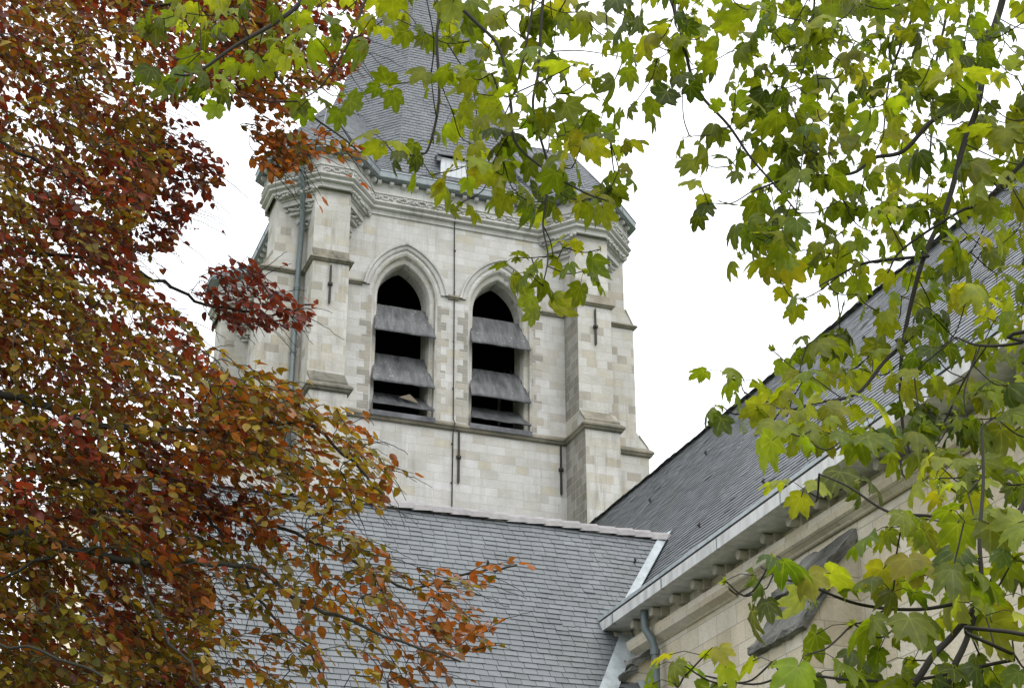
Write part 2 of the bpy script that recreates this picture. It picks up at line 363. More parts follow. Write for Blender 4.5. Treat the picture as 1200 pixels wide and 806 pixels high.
def window(k, cx, boards):
    S = side(k); mb = MB()
    o1 = arch(cx, .93, 1.37, 22.72, SILL); o2 = arch(cx, .88, 1.31, 22.72, SILL); o3 = arch(cx, .86, 1.24, 22.72, SILL); o4 = arch(cx, .76, 1.13, 22.72, SILL); o5 = arch(cx, .755, 1.125, 22.72, SILL); 
    prof = [(o1, 0), (o2, -.03), (o3, -.13), (o4, -.17), (arch(cx, .735, 1.10, 22.72, SILL), -.22), (arch(cx, .76, 1.12, 22.72, SILL), -.27), (arch(cx, .72, 1.08, 22.72, SILL), -.36), (arch(cx, .70, 1.06, 22.72, SILL), -.75)]
    for (A, ba), (B, bb) in zip(prof, prof[1:]):
        loft(mb, [S(x, bb, z) for x, z in B], [S(x, ba, z) for x, z in A])
    sur = mb.build('window_surround', M['lime_tan'], church)
    tag(sur, 'pointed belfry opening with moulded jambs')
    hd = MB(); h1 = arch(cx, 1.00, 1.46, 22.72, 22.92); 
    pr = [(1.02, 1.47, .003), (1.03, 1.48, .04), (1.08, 1.53, .055), (1.13, 1.57, .05), (1.16, 1.60, .10), (1.22, 1.66, .10), (1.23, 1.67, .003)]
    arcs = [(arch(cx, a, b, 22.72, 22.94), c) for a, b, c in pr]
    arcs = [([(x, max(z, 22.94)) for x, z in A], c) for A, c in arcs]
    for (A, ba), (B, bb) in zip(arcs, arcs[1:]):
        loft(hd, [S(x, ba, z) for x, z in A], [S(x, bb, z) for x, z in B])
    hd.build('hood_mould', M['mould'], sur)
    q = MB(); rs = random.Random(5 + k)                          # long and short quoins, proud by a few mm
    z = SILL + .02
    i = 0
    while z < 22.6:
        for sgn in (-1, 1):
            ln = (.13 if (i + (sgn > 0)) % 2 else .30) * rs.uniform(.8, 1.15)
            x0 = cx + sgn * .932; x1 = x0 + sgn * ln
            prism(q, [S(min(x0, x1), .001, z + .006), S(max(x0, x1), .001, z + .006), S(max(x0, x1), .001, z + .232), S(min(x0, x1), .001, z + .232)], Vector(S(0, .004, 0)) - Vector(S(0, 0, 0)))
        z += .24; i += 1
    q.build('quoins', M['quoin'], sur)
    for zb, zt in boards:                                        # lead-covered louvre boards
        lb = MB(); n = 8; rr = random.Random(int(zb * 100))
        rows = []
        secs = [(.16, zb - .025), (.165, zb + .01), (.12, zb + .05), (-.10, zb + (zt - zb) * .45), (-.45, zt), (-.49, zt - .03), (-.10, zb + (zt - zb) * .45 - .06), (.10, zb - .02)]
        for i in range(n + 1):
            x = cx - .86 + 1.72 * i / n; wv = rr.uniform(-.010, .010)
            xin = cx + max(-.745, min(.745, x - cx))
            rows.append([S(x if b > .0 else xin, b + wv * (b > -.3), z + wv) for b, z in secs])
        m_ = len(secs); vs = [p_ for r_ in rows for p_ in r_]
        fs = [(i * m_ + j, i * m_ + (j + 1) % m_, (i + 1) * m_ + (j + 1) % m_, (i + 1) * m_ + j) for i in range(n) for j in range(m_)]
        lb.add(vs, fs); lb.add(rows[0], [tuple(range(m_))[::-1]]); lb.add(rows[-1], [tuple(range(m_))])
        lb.build('louvre', M['louvre'], sur)
    sb = MB(); prism(sb, [S(cx - .89, .14, 19.10), S(cx - .89, .15, 19.235), S(cx - .89, -.6, 19.42), S(cx - .89, -.6, 19.1)], Vector(S(1.78, 0, 0)) - Vector(S(0, 0, 0)))
    sb.build('window_sill', M['lead'], sur)
    return sur
LB = [(21.58, 22.62), (20.10, 21.15), (19.45, 20.0)]; RB = [(21.66, 22.72), (20.08, 21.12), (19.42, 19.98)]
for k in range(4):
    a_ = window(k, WINS[0], LB); b_ = window(k, WINS[1], RB)
    if k == 0: a_['label'] = 'left pointed belfry opening with three lead louvres'; b_['label'] = 'right pointed belfry opening with three lead louvres'; w0 = a_
mb = MB(); prism(mb, [S0(-1.52, .02, 19.74), S0(-.98, .06, 19.62), S0(-1.05, .05, 19.70), S0(-1.22, .03, 19.86)], (0, .02, 0)); mb.build('broken_board', M['wood'], w0)
# buttresses: side profile (projection, z)
PR = [(1.38, 0), (1.38, 19.08), (1.38, 19.24), (1.02, 19.62), (.99, 19.66), (.99, 22.86), (.99, 23.0), (.86, 23.26), (.85, 23.28), (.85, 25.4)]
PR2 = [(1.47, 0), (1.47, 19.08), (1.47, 19.24), (1.20, 19.60), (1.12, 19.72), (1.12, 22.86), (1.12, 23.0), (.90, 23.45), (.86, 23.50), (.86, 25.4)]
for k in range(4):
    S = side(k)
    for i, (x0, x1, pr) in enumerate(((-4.25, -3.27, PR), (3.25, 4.25, PR), (-4.247, -3.27, PR2), (3.27, 4.247, PR2))):
        mb = MB()
        if i >= 2 and k % 2 == 0: continue
        if i < 2 and k % 2 == 1: continue
        poly = [(0, 0)] + [(p_, z) for p_, z in pr] + [(0, 25.4)]
        prism(mb, [S(x0, b - .002, z) for b, z in poly], Vector(S(x1, 0, 0)) - Vector(S(x0, 0, 0)))
        ob = mb.build('buttress', M['lime_tan'], church)
        if k == 0: ob['label'] = ('left' if i == 0 else 'right') + ' front buttress of the tower with two sloping set-offs'
        for j0, j1 in ((2, 3), (6, 7)):
            cap = MB(); (p0, z0), (p1, z1) = pr[j0], pr[j1]
            prism(cap, [S(x0 - .004, b, z) for b, z in ((p0 + .004, z0 - .01), (p0 + .006, z0 + .05), (p1 + .03, z1 + .01), (p1 + .004, z1 + .05), (p1 - .02, z1 + .03), (p1 - .02, z1 - .04))], Vector(S(x1 - x0 + .008, 0, 0)) - Vector(S(0, 0, 0)))
            cap.build('weathering', M['string'], ob)
# dark weathered flank on the right front buttress, thin skin of blackened stone
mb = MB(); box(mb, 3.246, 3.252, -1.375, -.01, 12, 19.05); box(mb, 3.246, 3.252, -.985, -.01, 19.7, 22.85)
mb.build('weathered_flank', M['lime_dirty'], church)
# string courses following the buttresses
def perim(pf, ps, x=3.26):
    out_ = []
    for k in range(4):
        S = side(k); P, Q = (pf, ps) if k % 2 == 0 else (ps, pf)
        for q in ((-Hh, 0), (-Hh, P), (-x, P), (-x, 0), (x, 0), (x, P), (Hh, P), (Hh, 0)):
            p_ = S(q[0], q[1], 0); out_.append((p_[0], p_[1]))
    # drop duplicates at the corners
    res = []
    for p_ in out_:
        if not res or (Vector(p_) - Vector(res[-1])).length > 1e-4: res.append(p_)
    return res[:-1] if (Vector(res[0]) - Vector(res[-1])).length < 1e-4 else res
def dripprof(z, o=.12): return [(-.02, z + .13), (.02, z + .12), (o, z + .02), (o, z - .03), (o - .03, z - .045), (o - .05, z - .10), (.015, z - .13), (-.02, z - .14)]
mb = MB(); sweep(mb, perim(1.38, 1.47), dripprof(19.12)); mb.build('string_course', M['string'], church)
# upper string is cut by the window hoods: pieces
zz = 22.95
for k in range(4):
    S = side(k); P = .99 if k % 2 == 0 else 1.12
    for seg in ([(-4.25, 0), (-4.25, P), (-3.26, P), (-3.26, 0), (-2.65, 0)], [(-.19, 0), (.10, 0)], [(2.56, 0), (3.26, 0), (3.26, P), (4.25, P), (4.25, 0)]):
        mb = MB(); sweep(mb, [S(x, b, 0)[:2] for x, b in seg], [(-.02, zz + .09), (.03, zz + .07), (.10, zz + .01), (.10, zz - .02), (.07, zz - .035), (.05, zz - .07), (.01, zz - .09), (-.02, zz - .09)], closed=False); mb.build('string_course', M['string'], church)
# cornice
def oct_path(g=0):
    out_ = []
    for k in range(4):
        S = side(k)
        for q in ((-4.15, .96), (-3.35, .96), (-2.5, 0), (2.5, 0), (3.28, .96), (4.15, .96)): out_.append(S(q[0], q[1], 0)[:2])
    return out_
OP = oct_path()
mb = MB()
sweep(mb, OP, [(0.005, 26.14), (.10, 26.13), (.10, 25.80), (.115, 25.78), (.16, 25.77), (.17, 25.745), (.13, 25.725), (.11, 25.535), (.19, 25.50), (.20, 25.46), (.17, 25.43), (.11, 25.40), (.10, 25.37), (.14, 25.35), (.14, 25.31), (.11, 25.29), (.04, 25.27), (.03, 25.18), (.045, 25.17), (.045, 25.14), (0.004, 25.12)])
cor = mb.build('cornice', M['mould'], church)
tag(cor, 'moulded cornice with a carved vine frieze')
# soffit plate closing the octagonal projections
for k in range(4):
    S = side(k)
    for s_ in (-1, 1):
        mb = MB()
        for j, (sc, z0, z1) in enumerate(((1.0, 25.04, 25.22), (.86, 24.98, 25.05), (.80, 24.82, 24.99), (.58, 24.61, 24.83), (.38, 24.42, 24.62), (.2, 24.25, 24.43))):
            tri = [(3.25, -.01), (3.25, .9 * sc + .03), (3.25 - .72 * sc, -.01)]
            prism(mb, [S(s_ * x, b, z0) for x, b in tri], (0, 0, z1 - z0))
            if s_ > 0: continue
            tri = [(4.24, -.01), (4.24, .9 * sc + .03), (4.25 + .9 * sc, -.01)]
            prism(mb, [S(s_ * x, b, z0) for x, b in tri], (0, 0, z1 - z0))
        mb.build('stepped_corbel', M['mould'], cor)
fr = MB(); rs = random.Random(3)
for i in range(len(OP)):
    a, b = Vector(OP[i]), Vector(OP[(i + 1) % len(OP)]); d = b - a; L = d.length; d.normalize(); nn = Vector((d.y, -d.x))
    s_ = .03
    if (a.y > 4.5 and b.y > 4.5): continue                       # the back of the tower is never seen
    while s_ < L:
        ph = s_ * 12; z = 25.63 + .055 * math.sin(ph)
        c = a + d * s_ + nn * .125
        ico(fr, (c.x, c.y, z), rs.uniform(.028, .045), rs.random(), (1, 1, rs.uniform(.6, 1.2)), .35)
        if rs.random() < .75:
            z2 = 25.63 - .05 * math.sin(ph) + rs.uniform(-.02, .02); ico(fr, (c.x + nn.x * .02, c.y + nn.y * .02, z2), rs.uniform(.025, .055), rs.random(), (1, 1, .7), .4)
        s_ += .055
# leafy carving under the corner corbels
for k in (0, 1, 3):
    S = side(k)
    for s_ in (-1, 1):
        for (zc, sc) in ((25.12, 1.0), (24.73, .60), (24.36, .25)):
            for i in range(int(10 * sc) + 2):
                u = i / (int(10 * sc) + 1)
                for P0, P1 in (((3.22, .93 * sc), (3.25 - .72 * sc, .03)), ((4.26, .93 * sc), (4.22 + .93 * sc, .03))):
                    x = P0[0] + (P1[0] - P0[0]) * u; b = P0[1] + (P1[1] - P0[1]) * u
                    ico(fr, S(s_ * x, b + .02, zc + rs.uniform(-.06, .06)), rs.uniform(.04, .07), rs.random(), (1, 1, .8), .4)
fr.build('carved_frieze', M['mould'], cor)
dn = MB()
for i in range(len(OP)):
    a, b = Vector(OP[i]), Vector(OP[(i + 1) % len(OP)]); d = b - a; L = d.length; d.normalize(); nn = Vector((d.y, -d.x)); q = max(2, round(L / .37))
    for j in range(q):
        c = a + d * (L * (j + .5) / q); dn = MB()
        if c.y > 6.5: continue
        p0 = c - d * .055; prof = [(.10, 26.135), (.23, 26.135), (.25, 26.11), (.24, 26.05), (.20, 26.02), (.10, 26.0)]
        prism(dn, [(p0.x + nn.x * o, p0.y + nn.y * o, z) for o, z in prof], (d.x * .11, d.y * .11, 0))
        dn.build('dentil', M['mould'], cor)
mb = MB(); sweep(mb, OP, [(-.3, 26.40), (.30, 26.40), (.35, 26.40), (.36, 26.37), (.34, 26.36), (.33, 26.20), (.35, 26.185), (.34, 26.165), (.28, 26.16), (.27, 26.14), (.0, 26.138)])
for i in range(len(OP)):                                        # joints of the zinc strip
    a, b = Vector(OP[i]), Vector(OP[(i + 1) % len(OP)]); d = b - a; L = d.length; d.normalize(); nn = Vector((d.y, -d.x)); s_ = .6
    while s_ < L - .2:
        c = a + d * s_ + nn * .338; prism(mb, [(c.x, c.y, 26.205), (c.x + d.x * .025, c.y + d.y * .025, 26.205), (c.x + d.x * .025, c.y + d.y * .025, 26.36), (c.x, c.y, 26.36)], (nn.x * .012, nn.y * .012, 0)); s_ += .95
tag(mb.build('gutter', M['zinc'], church), 'grey zinc gutter round the foot of the spire')
# spire: octagonal, slates with lead hips, and low broach roofs over the corners
AP = Vector((0, Hh, 38.9)); sp = MB(); ro = 4.72; zb = 26.6
octv = [Vector((ro * math.cos(R(22.5 + 45 * i)), Hh + ro * math.sin(R(22.5 + 45 * i)), zb)) for i in range(8)]
def tri_slates(mb, A, B, C3, seed, **kw):
    s = (B - A).normalized(); n = (B - A).cross(C3 - A).normalized(); t_ = n.cross(s)
    reg = [(0, 0), ((B - A).dot(s), 0), ((C3 - A).dot(s), (C3 - A).dot(t_))]
    slates(mb, reg, lambda a, b, h: tuple(A + s * a + t_ * b + n * h), n, seed=seed, **kw)
for i in range(8): tri_slates(sp, octv[i], octv[(i + 1) % 8], AP, i + 1, rh=.13, bw=.2)
spire = sp.build('spire', M['slate_spire'], church, uv=False, tones=True); tag(spire, 'tall octagonal spire of grey slate')
hp = MB()
for v_ in octv: tube(hp, [v_ + (v_ - Vector((0, Hh, zb))).normalized() * .0, AP], [.016, .012], 5)
for k in range(4):
    S = side(k)
    for s_ in (-1, 1):
        pass
hp.build('lead_hip', M['ridge_dark'], spire)
sk = MB(); LO = [S_ for S_ in []]
# skirt roof from the gutter up to the spire
for k in range(4):
    S = side(k)
    q0 = [(-2.45, .24), (2.45, .24)]; q1 = [(-1.95, -.18), (1.95, -.18)]
    A, B, C_, D = Vector(S(-2.6, .22, 26.45)), Vector(S(2.6, .22, 26.45)), Vector(S(2.1, -.42, 27.3)), Vector(S(-2.1, -.42, 27.3))
    s = (B - A).normalized(); n = (B - A).cross(D - A).normalized(); t_ = n.cross(s)
    reg = [((p_ - A).dot(s), (p_ - A).dot(t_)) for p_ in (A, B, C_, D)]
    slates(sk, reg, lambda a, b, h: tuple(A + s * a + t_ * b + n * h), n, seed=40 + k, rh=.13, bw=.2)
    # corner broach: pyramid over the buttress heads
    T = Vector(S(-3.75, -.55, 28.7 if k < 2 else 27.0))
    ring = [Vector(S(-2.55, .25, 26.45)), Vector(S(-3.45, 1.2, 26.45)), Vector(S(-4.25, 1.2, 26.45)), Vector(S(-5.45, 0.0, 26.45)), Vector(S(-5.45, -.8, 26.45)), Vector(S(-4.5, -1.75, 26.45))]
    ring = ring[::-1]
    for i in range(len(ring) - 1): tri_slates(sk, ring[i], ring[i + 1], T, 60 + k * 10 + i, rh=.13, bw=.2)
    back = Vector((0, Hh, 31.0)); 
    for P_ in (Vector(S(-2.3, -.3, 26.6)),):
        Bk = back + (T - back) * .45
        tri_slates(sk, ring[-1], Bk, T, 90 + k, rh=.13, bw=.2); tri_slates(sk, Bk, ring[0], T, 95 + k, rh=.13, bw=.2)
        cc = Vector((0, Hh, 27)); tri_slates(sk, ring[-1], ring[-1] + (cc - ring[-1]) * .5, Bk, 85 + k, rh=.13, bw=.2); tri_slates(sk, ring[0] + (cc - ring[0]) * .5, ring[0], Bk, 75 + k, rh=.13, bw=.2)
sk.build('broach_roof', M['slate_spire'], spire, uv=False, tones=True)
hp = MB()
for k in range(4):
    S = side(k); T = Vector(S(-3.75, -.55, 28.7 if k < 2 else 27.0)); 
    for q in ((-2.55, .25), (-3.45, 1.2), (-4.25, 1.2), (-5.45, 0), (-5.45, -.8)): tube(hp, [S(q[0], q[1], 26.47), T], [.022, .02], 5)
hp.build('lead_hip', M['lead'], spire)
# dormer at the foot of the spire
dm = MB(); box(dm, -.50, .28, -.02, 1.6, 26.5, 27.38)
dmo = dm.build('dormer', M['slate_spire'], spire)
mb = MB()
for i in range(5): box(mb, -.50 + i * .156, -.50 + i * .156 + .148, -.06, -.022, 26.5, 27.36)
tag(mb.build('dormer_front', M['white'], dmo), 'white painted boards')
mb = MB(); prism(mb, [(-.60, -.16, 27.38), (.38, -.16, 27.38), (.38, 1.3, 27.75), (-.60, 1.3, 27.75)], (0, 0, .05)); box(mb, .28, .40, -.10, .02, 27.20, 27.376); box(mb, -.62, -.50, -.10, .02, 27.2, 27.376)
mb.build('dormer_roof', M['lead'], dmo)
# lightning cable, tie irons
mb = MB(); tube(mb, [(0.0, -.04, 0), (0.0, -.04, 18.9), (0, -.19, 19.15), (0, -.05, 19.3), (-.03, -.05, 23), (-.06, -.05, 25.2), (-.08, -.32, 25.7)], .016, 6)
for z in (17.5, 18.6, 20.2, 21.6, 23.1, 24.4): box(mb, -.035, .0, -.05, .0, z, z + .03)
mb.build('lightning_cable', M['iron'], church)
for (x, b, z0, z1) in ((.17, 0, 17.5, 19.0), (3.08, 0, 17.55, 19.02), (-3.77, .99, 21.62, 22.8), (3.76, .99, 21.66, 22.8)):
    mb = MB(); zc = (z0 + z1) / 2; prism(mb, [(x - .03, -b - .02, z0 + .05), (x, -b - .02, z0), (x + .03, -b - .02, z0 + .05), (x + .022, -b - .02, z1 - .04), (x, -b - .02, z1), (x - .022, -b - .02, z1 - .04)], (0, -.04, 0))
    box(mb, x - .06, x + .06, -b - .075, -b - .005, zc - .04, zc + .04); cyl(mb, (x, -b - .07, zc), (x, -b - .11, zc), .035)
    mb.build('wall_anchor', M['iron'], tw)
mb = MB()
for (x0, x1, z) in ((-.02, .38, 18.28), (2.92, 3.24, 18.25)): box(mb, x0, x1, -.004, .02, z, z + .22)
mb.build('repair_block', M['quoin'], tw)
# downpipe with hopper in the left corner
mb = MB(); tube(mb, [(-4.45, -.10, 1), (-4.45, -.10, 19.05), (-4.45, -.24, 19.25), (-4.45, -.12, 19.5), (-4.45, -.12, 22.6), (-4.42, -.16, 24.2), (-4.55, -.6, 25.1), (-4.74, -.98, 25.7), (-4.75, -1.0, 26.0)], .075, 10)
for z in (4, 8, 12, 16, 18.6, 20.5, 22.4): cyl(mb, (-4.45, -.11, z), (-4.45, -.11, z + .08), .095)
prism(mb, [(-4.93, -1.12, 26.25), (-4.57, -1.12, 26.25), (-4.65, -1.12, 25.92), (-4.85, -1.12, 25.92)], (0, .26, 0)); box(mb, -4.96, -4.54, -1.15, -.83, 26.25, 26.48)
tag(mb.build('downpipe', M['pipe'], church), 'grey downpipe in the left corner of the tower')

# ------------------------------------------------------------------ transept with the near slate roof (ridge along x)
BT, ZT = 13.3, 11.72; SL = math.tan(R(52.5))
def NV(b): return -1.66 - .04 * (b - 13.3)      # outer edge of the nave eave
ZE, ZR, AR = 9.8, 16.33, 3.4
P1s = (ZR - ZE) / (AR + 1.66)                    # slope of the nave roof
xr = -1.66 + (ZT - ZE) / P1s                     # ridge end on the nave roof
XL = -10.95
tr = MB(); c52, s52 = math.cos(math.atan(SL)), math.sin(math.atan(SL))
Lr = (ZT - 4.6) / s52
def t3(s, t_, h): # t from eave up
    d = (Lr - t_); return (s, -(BT + d * c52 + h * s52), ZT - d * s52 + h * c52)
dv = (ZT - 9.0) / s52; xv = -1.66 + (9.0 - ZE) / P1s; xw = -1.88
# region: left gable, ridge, valley down to the eave level of the nave, then the nave wall
dE = (ZT - ZE + .38) / s52
reg = [(XL, 0), (xw, 0), (xw, Lr - dE), (xr, Lr), (XL, Lr)]
slates(tr, [(XL, 0), (xw, 0), (xw, Lr), (XL, Lr)], t3, None, seed=7)
slates(tr, [(xw, Lr - dE), (xr, Lr), (xw, Lr)], t3, None, seed=8)
trf = tr.build('transept_roof', M['slate'], church, uv=False, tones=True); tag(trf, 'near roof of blue-grey slates sloping towards the viewer')
mb = MB(); mb.add([(XL, -BT, ZT), (xr, -BT, ZT), (3, -(BT - 6), ZT - 6 * SL), (XL, -(BT - 5.5), ZT - 5.5 * SL)], [(0, 1, 2, 3)]); mb.build('rear_slope', M['slate_dark'], trf, tones=True)
rt = MB(); x = XL; rs = random.Random(9)
while x < xr - .02:
    z0 = ZT - .01 + rs.uniform(-.006, .006); ln = .345; tl = rs.uniform(.018, .034)
    pts = []
    for (X, dz) in ((x, 0), (x + ln + .03, tl)):
        for yy, z_ in ((-.17, -.13), (-.12, -.02), (-.05, .045), (.05, .045), (.12, -.02), (.17, -.13)): pts.append((X, -BT + yy * (1 + dz * 3), z0 + dz + z_))
    rt.add(pts, [(i, i + 6, i + 7, i + 1) for i in range(5)] + [(0, 1, 2, 3, 4, 5), (11, 10, 9, 8, 7, 6)], smooth=False)
    if rs.random() < .5:
        ico(rt, (x + .02, -BT - .08, ZT - .03), .035, rs.random(), (1.3, 1, .7), .4)
    x += ln
tag(rt.build('ridge_tiles', M['ridge'], trf), 'row of lapped pale ridge tiles')
mt = MB(); x = XL; 
while x < xr:
    if rs.random() < .55: ico(mt, (x, -BT - .12, ZT - .12 + rs.uniform(-.01, .02)), rs.uniform(.03, .06), rs.random(), (2.6, .8, .7), .4)
    x += .17
mt.build('mortar', M['moss'], trf)
for (s, t_) in ((-7.4, Lr - 1.1), (-4.0, Lr - 1.6), (-2.2, Lr - 4.0), (-1.15, Lr - 1.0), (-3.1, Lr - 5.2), (-5.2, Lr - 3.3)):
    hk = MB(); p_ = Vector(t3(s, t_, .0)); q_ = Vector(t3(s, t_, .07)); cyl(hk, p_, q_, .018, n=6); cyl(hk, q_, Vector(t3(s, t_ + .05, .07)), .022, n=6); hk.build('roof_hook', M['iron'], trf)
# valley flashing
fl = MB()
XW = -1.88
def onv(x): return Vector((x, -(BT + (ZT - (ZE + P1s * (x + 1.66))) / SL), ZE + P1s * (x + 1.66)))
nT = Vector(t3(0, 0, 1)) - Vector(t3(0, 0, 0)); nN = Vector((-P1s, 0, 1)).normalized()
xs = [xr + .12, xr - .05, xr - .6, xr - 1.3, -2.0]
A = [onv(x_) + nT * .045 + Vector((-.18 if x_ < xr else -.02, 0, 0)) for x_ in xs]; B = [onv(x_) + nN * .02 + nT * .03 for x_ in xs]; C_ = [onv(x_) + nN * .045 + Vector((.15, 0, .15 * P1s)) * (.9 if x_ < xr else .15) for x_ in xs]
n = len(xs); fl.add(A + B + C_, [(i, i + 1, i + 1 + n, i + n) for i in range(n - 1)] + [(i + n, i + 1 + n, i + 1 + 2 * n, i + 2 * n) for i in range(n - 1)])
def wallfl(z): return Vector((XW - .02, -(BT + (ZT - z) / SL), z))
q = [9.2, 8.9, 8.2, 7.0, 5.0]; A = [wallfl(z) + nT * .05 + Vector((-.22, 0, 0)) for z in q]; B = [wallfl(z) + nT * .05 for z in q]; C_ = [wallfl(z) + Vector((-.01, 0, .22)) for z in q]
n = len(q); fl.add(A + B + C_, [(i, i + 1, i + 1 + n, i + n) for i in range(n - 1)] + [(i + n, i + 1 + n, i + 1 + 2 * n, i + 2 * n) for i in range(n - 1)])
for z in (8.4, 7.4): p_ = wallfl(z) + nT * .055; prism(fl, [p_ + Vector((-.22, 0, 0)), p_ + Vector((0, 0, 0)), p_ + Vector((0, -.02, .03)), p_ + Vector((-.22, -.02, .03))], nT * .02)
xs = [-1.95, -2.15, -2.45, -2.8, -3.2]; A = [onv(x_) + nT * .05 + Vector((.02 + .05 * i, 0, 0)) for i, x_ in enumerate(xs)]; B = [onv(x_) + nT * .055 + Vector((.16 + .14 * (i > 0) + .06 * i, 0, 0)) for i, x_ in enumerate(xs)]
fl.add(A + B, [(i, i + 1, i + 6, i + 5) for i in range(4)])
tag(fl.build('valley_flashing', M['lead_pale'], trf), 'pale lead flashing in the valley')
# transept walls and gable
mb = MB(); y0, y1 = -(BT + 5.1), -(BT - 5.4)
poly = [(XL + .2, y0, 0), (XL + .2, y1, 0), (XL + .2, y1, 4.3), (XL + .2, -BT, ZT - .15), (XL + .2, y0, ZT - .15 - 5.1 * SL)]
prism(mb, poly, (.5, 0, 0)); box(mb, XL + .7, -1.9, y0, y0 + .6, 0, 4.9)
trw = mb.build('transept_wall', M['nave'], church)
cp = MB()
for sg in (1, -1):
    a = Vector((XL - .12, -BT, ZT + .10)); b = Vector((XL - .12, -(BT + sg * 5.5), ZT + .10 - 5.5 * SL)); L = (b - a).length; d = (b - a).normalized(); s_ = 0
    nn = Vector((0, -sg * s52, c52))
    while s_ < L:
        p0 = a + d * s_; p1 = a + d * min(L, s_ + .78); prism(cp, [p0, p0 + Vector((.42, 0, 0)), p1 + Vector((.42, 0, 0)), p1], nn * .12); s_ += .8
tag(cp.build('gable_coping', M['nave'], trw), 'pale coping stones along the left gable')

# ------------------------------------------------------------------ nave: right-hand building with the steep slate roof (ridge along y)
B0, B1 = 1.45, 33.0
Ln = math.hypot(ZR - ZE + P1s * .36, AR + 2.02)
A0 = -2.02; Z0 = ZE + P1s * (A0 + 1.66)           # roof plane runs down behind the gutter
def n3(s, t_, h): return (A0 + (AR - A0) * t_ / Ln - .79 * h, -s, Z0 + (ZR - Z0) * t_ / Ln + .61 * h)
tB = lambda z: (z - Z0) / (ZR - Z0) * Ln
nr = MB()
# far part above the transept ridge, then the full slope
slates(nr, [(13.3, tB(ZT)), (13.3, Ln), (B0, Ln), (B0, tB(ZT) )], n3, None, seed=21)
bz = BT + (ZT - Z0) / SL
slates(nr, [(13.3, tB(ZT)), (bz, 0), (B1, 0), (B1, Ln), (13.3, Ln)], n3, None, seed=22)
nrf = nr.build('nave_roof', M['slate_dark'], church, uv=False, tones=True); tag(nrf, 'steep slate roof climbing to the right')
rt = MB(); b = B0
while b < B1:
    z0 = ZR + .0 + rs.uniform(-.01, .01); tl = rs.uniform(.01, .04); ln = .36; pts = []
    for (Y, dz) in ((b, 0), (b + ln + .04, tl)):
        for a in (-70, -40, -14, 14, 40, 70): pts.append((AR + .14 * math.sin(R(a)), -Y, z0 - .06 + dz + .10 * math.cos(R(a))))
    rt.add(pts, [(i, i + 1, i + 7, i + 6) for i in range(5)] + [(5, 4, 3, 2, 1, 0), (6, 7, 8, 9, 10, 11)]); b += ln
rt.build('ridge_tiles', M['ridge_dark'], nrf)
mb = MB(); mb.add([(AR, -B0, ZR), (AR, -B1, ZR), (8.5, -B1, ZE), (8.5, -B0, ZE)], [(0, 1, 2, 3)]); mb.build('rear_slope', M['slate_dark'], nrf, tones=True)
for (s, t_) in ((8.2, 6.4), (10.6, 6.7), (15.0, 5.2), (15.6, 2.2), (18.0, 2.1), (17.5, 6.0), (20, 4.3)):
    hk = MB(); p_ = Vector(n3(s, t_, 0)); q_ = Vector(n3(s, t_, .07)); cyl(hk, p_, q_, .018, n=6); cyl(hk, q_, Vector(n3(s, t_ + .05, .07)), .022, n=6); hk.build('roof_hook', M['iron'], nrf)
mb = MB(); box(mb, XW, -.8, -B1, -14.9, 0, 9.26); box(mb, -1.5, -.8, -14.9, -13.4, 0, 9.2); box(mb, 7.6, 8.1, -B1, -B0, 0, 9.8)
prism(mb, [(XW + .4, -B1, 0), (8, -B1, 0), (8, -B1, ZE), (AR, -B1, ZR - .1), (XW + .4, -B1, 9.2)], (0, .5, 0))
nw = mb.build('nave_wall', M['nave'], church); tag(nw, 'cream stone wall under the eave on the right')
# eave: gutter box standing in front of the slates, soffit, round-nosed corbels, moulding
EZ = 9.27; EB = 14.78
def gx(b, o): return -2.32 - .022 * (b - 14.8) + o
def gsec(sec, name, mat, par, b0=EB):
    mb = MB(); A = [(gx(b0, o) if o < .4 else XW + .3, -b0, EZ + z) for o, z in sec]; B = [(gx(B1, o) if o < .4 else XW + .3, -B1, EZ + z) for o, z in sec]
    n = len(sec); mb.add(A + B, [(i, (i + 1) % n, (i + 1) % n + n, i + n) for i in range(n)] + [tuple(range(n))[::-1], tuple(range(n, 2 * n))])
    return mb.build(name, mat, par)
eo = gsec([(0, 0), (0, .165), (.05, .165), (.055, .10), (.45, .10), (.45, 0)], 'eave_gutter', M['eave'], church); tag(eo, 'pale grey boxed gutter along the right-hand eave')
for q in range(9):
    b = 15.6 + q * 1.95; mb = MB(); prism(mb, [(gx(b, -.006), -b, EZ - .004), (gx(b, -.006), -b, EZ + .168), (gx(b, .05), -b, EZ + .171), (gx(b, .05), -b, EZ - .004)], (0, -.03, 0)); mb.build('gutter_joint', M['zinc'], eo)
gsec([(.01, .168), (.01, .195), (.13, .195), (.13, .168)], 'painted_gap_shade', M['iron'], eo, EB + .01)  # solid dark strip; the shade of the gap is put into its colour
gsec([(-.005, .197), (-.005, .255), (.03, .26), (.14, .30), (.14, .197)], 'gutter_lip', M['lead_pale'], eo, EB + .005)
bb = 15.2
while bb < B1:
    mb = MB(); cyl(mb, (XW - .02, -bb, EZ - .075), (XW - .27, -bb, EZ - .075), .07, n=14, smooth=True); box(mb, XW - .13, XW + .02, -bb - .10, -bb + .10, EZ - .15, EZ - .004); bb += .735
    mb.build('eave_corbel', M['soffit'], nw)
mb = MB(); prof = [(0, -.16), (.05, -.165), (.06, -.20), (.15, -.23), (.165, -.33), (.15, -.41), (.05, -.47), (.03, -.49), (0, -.50)]
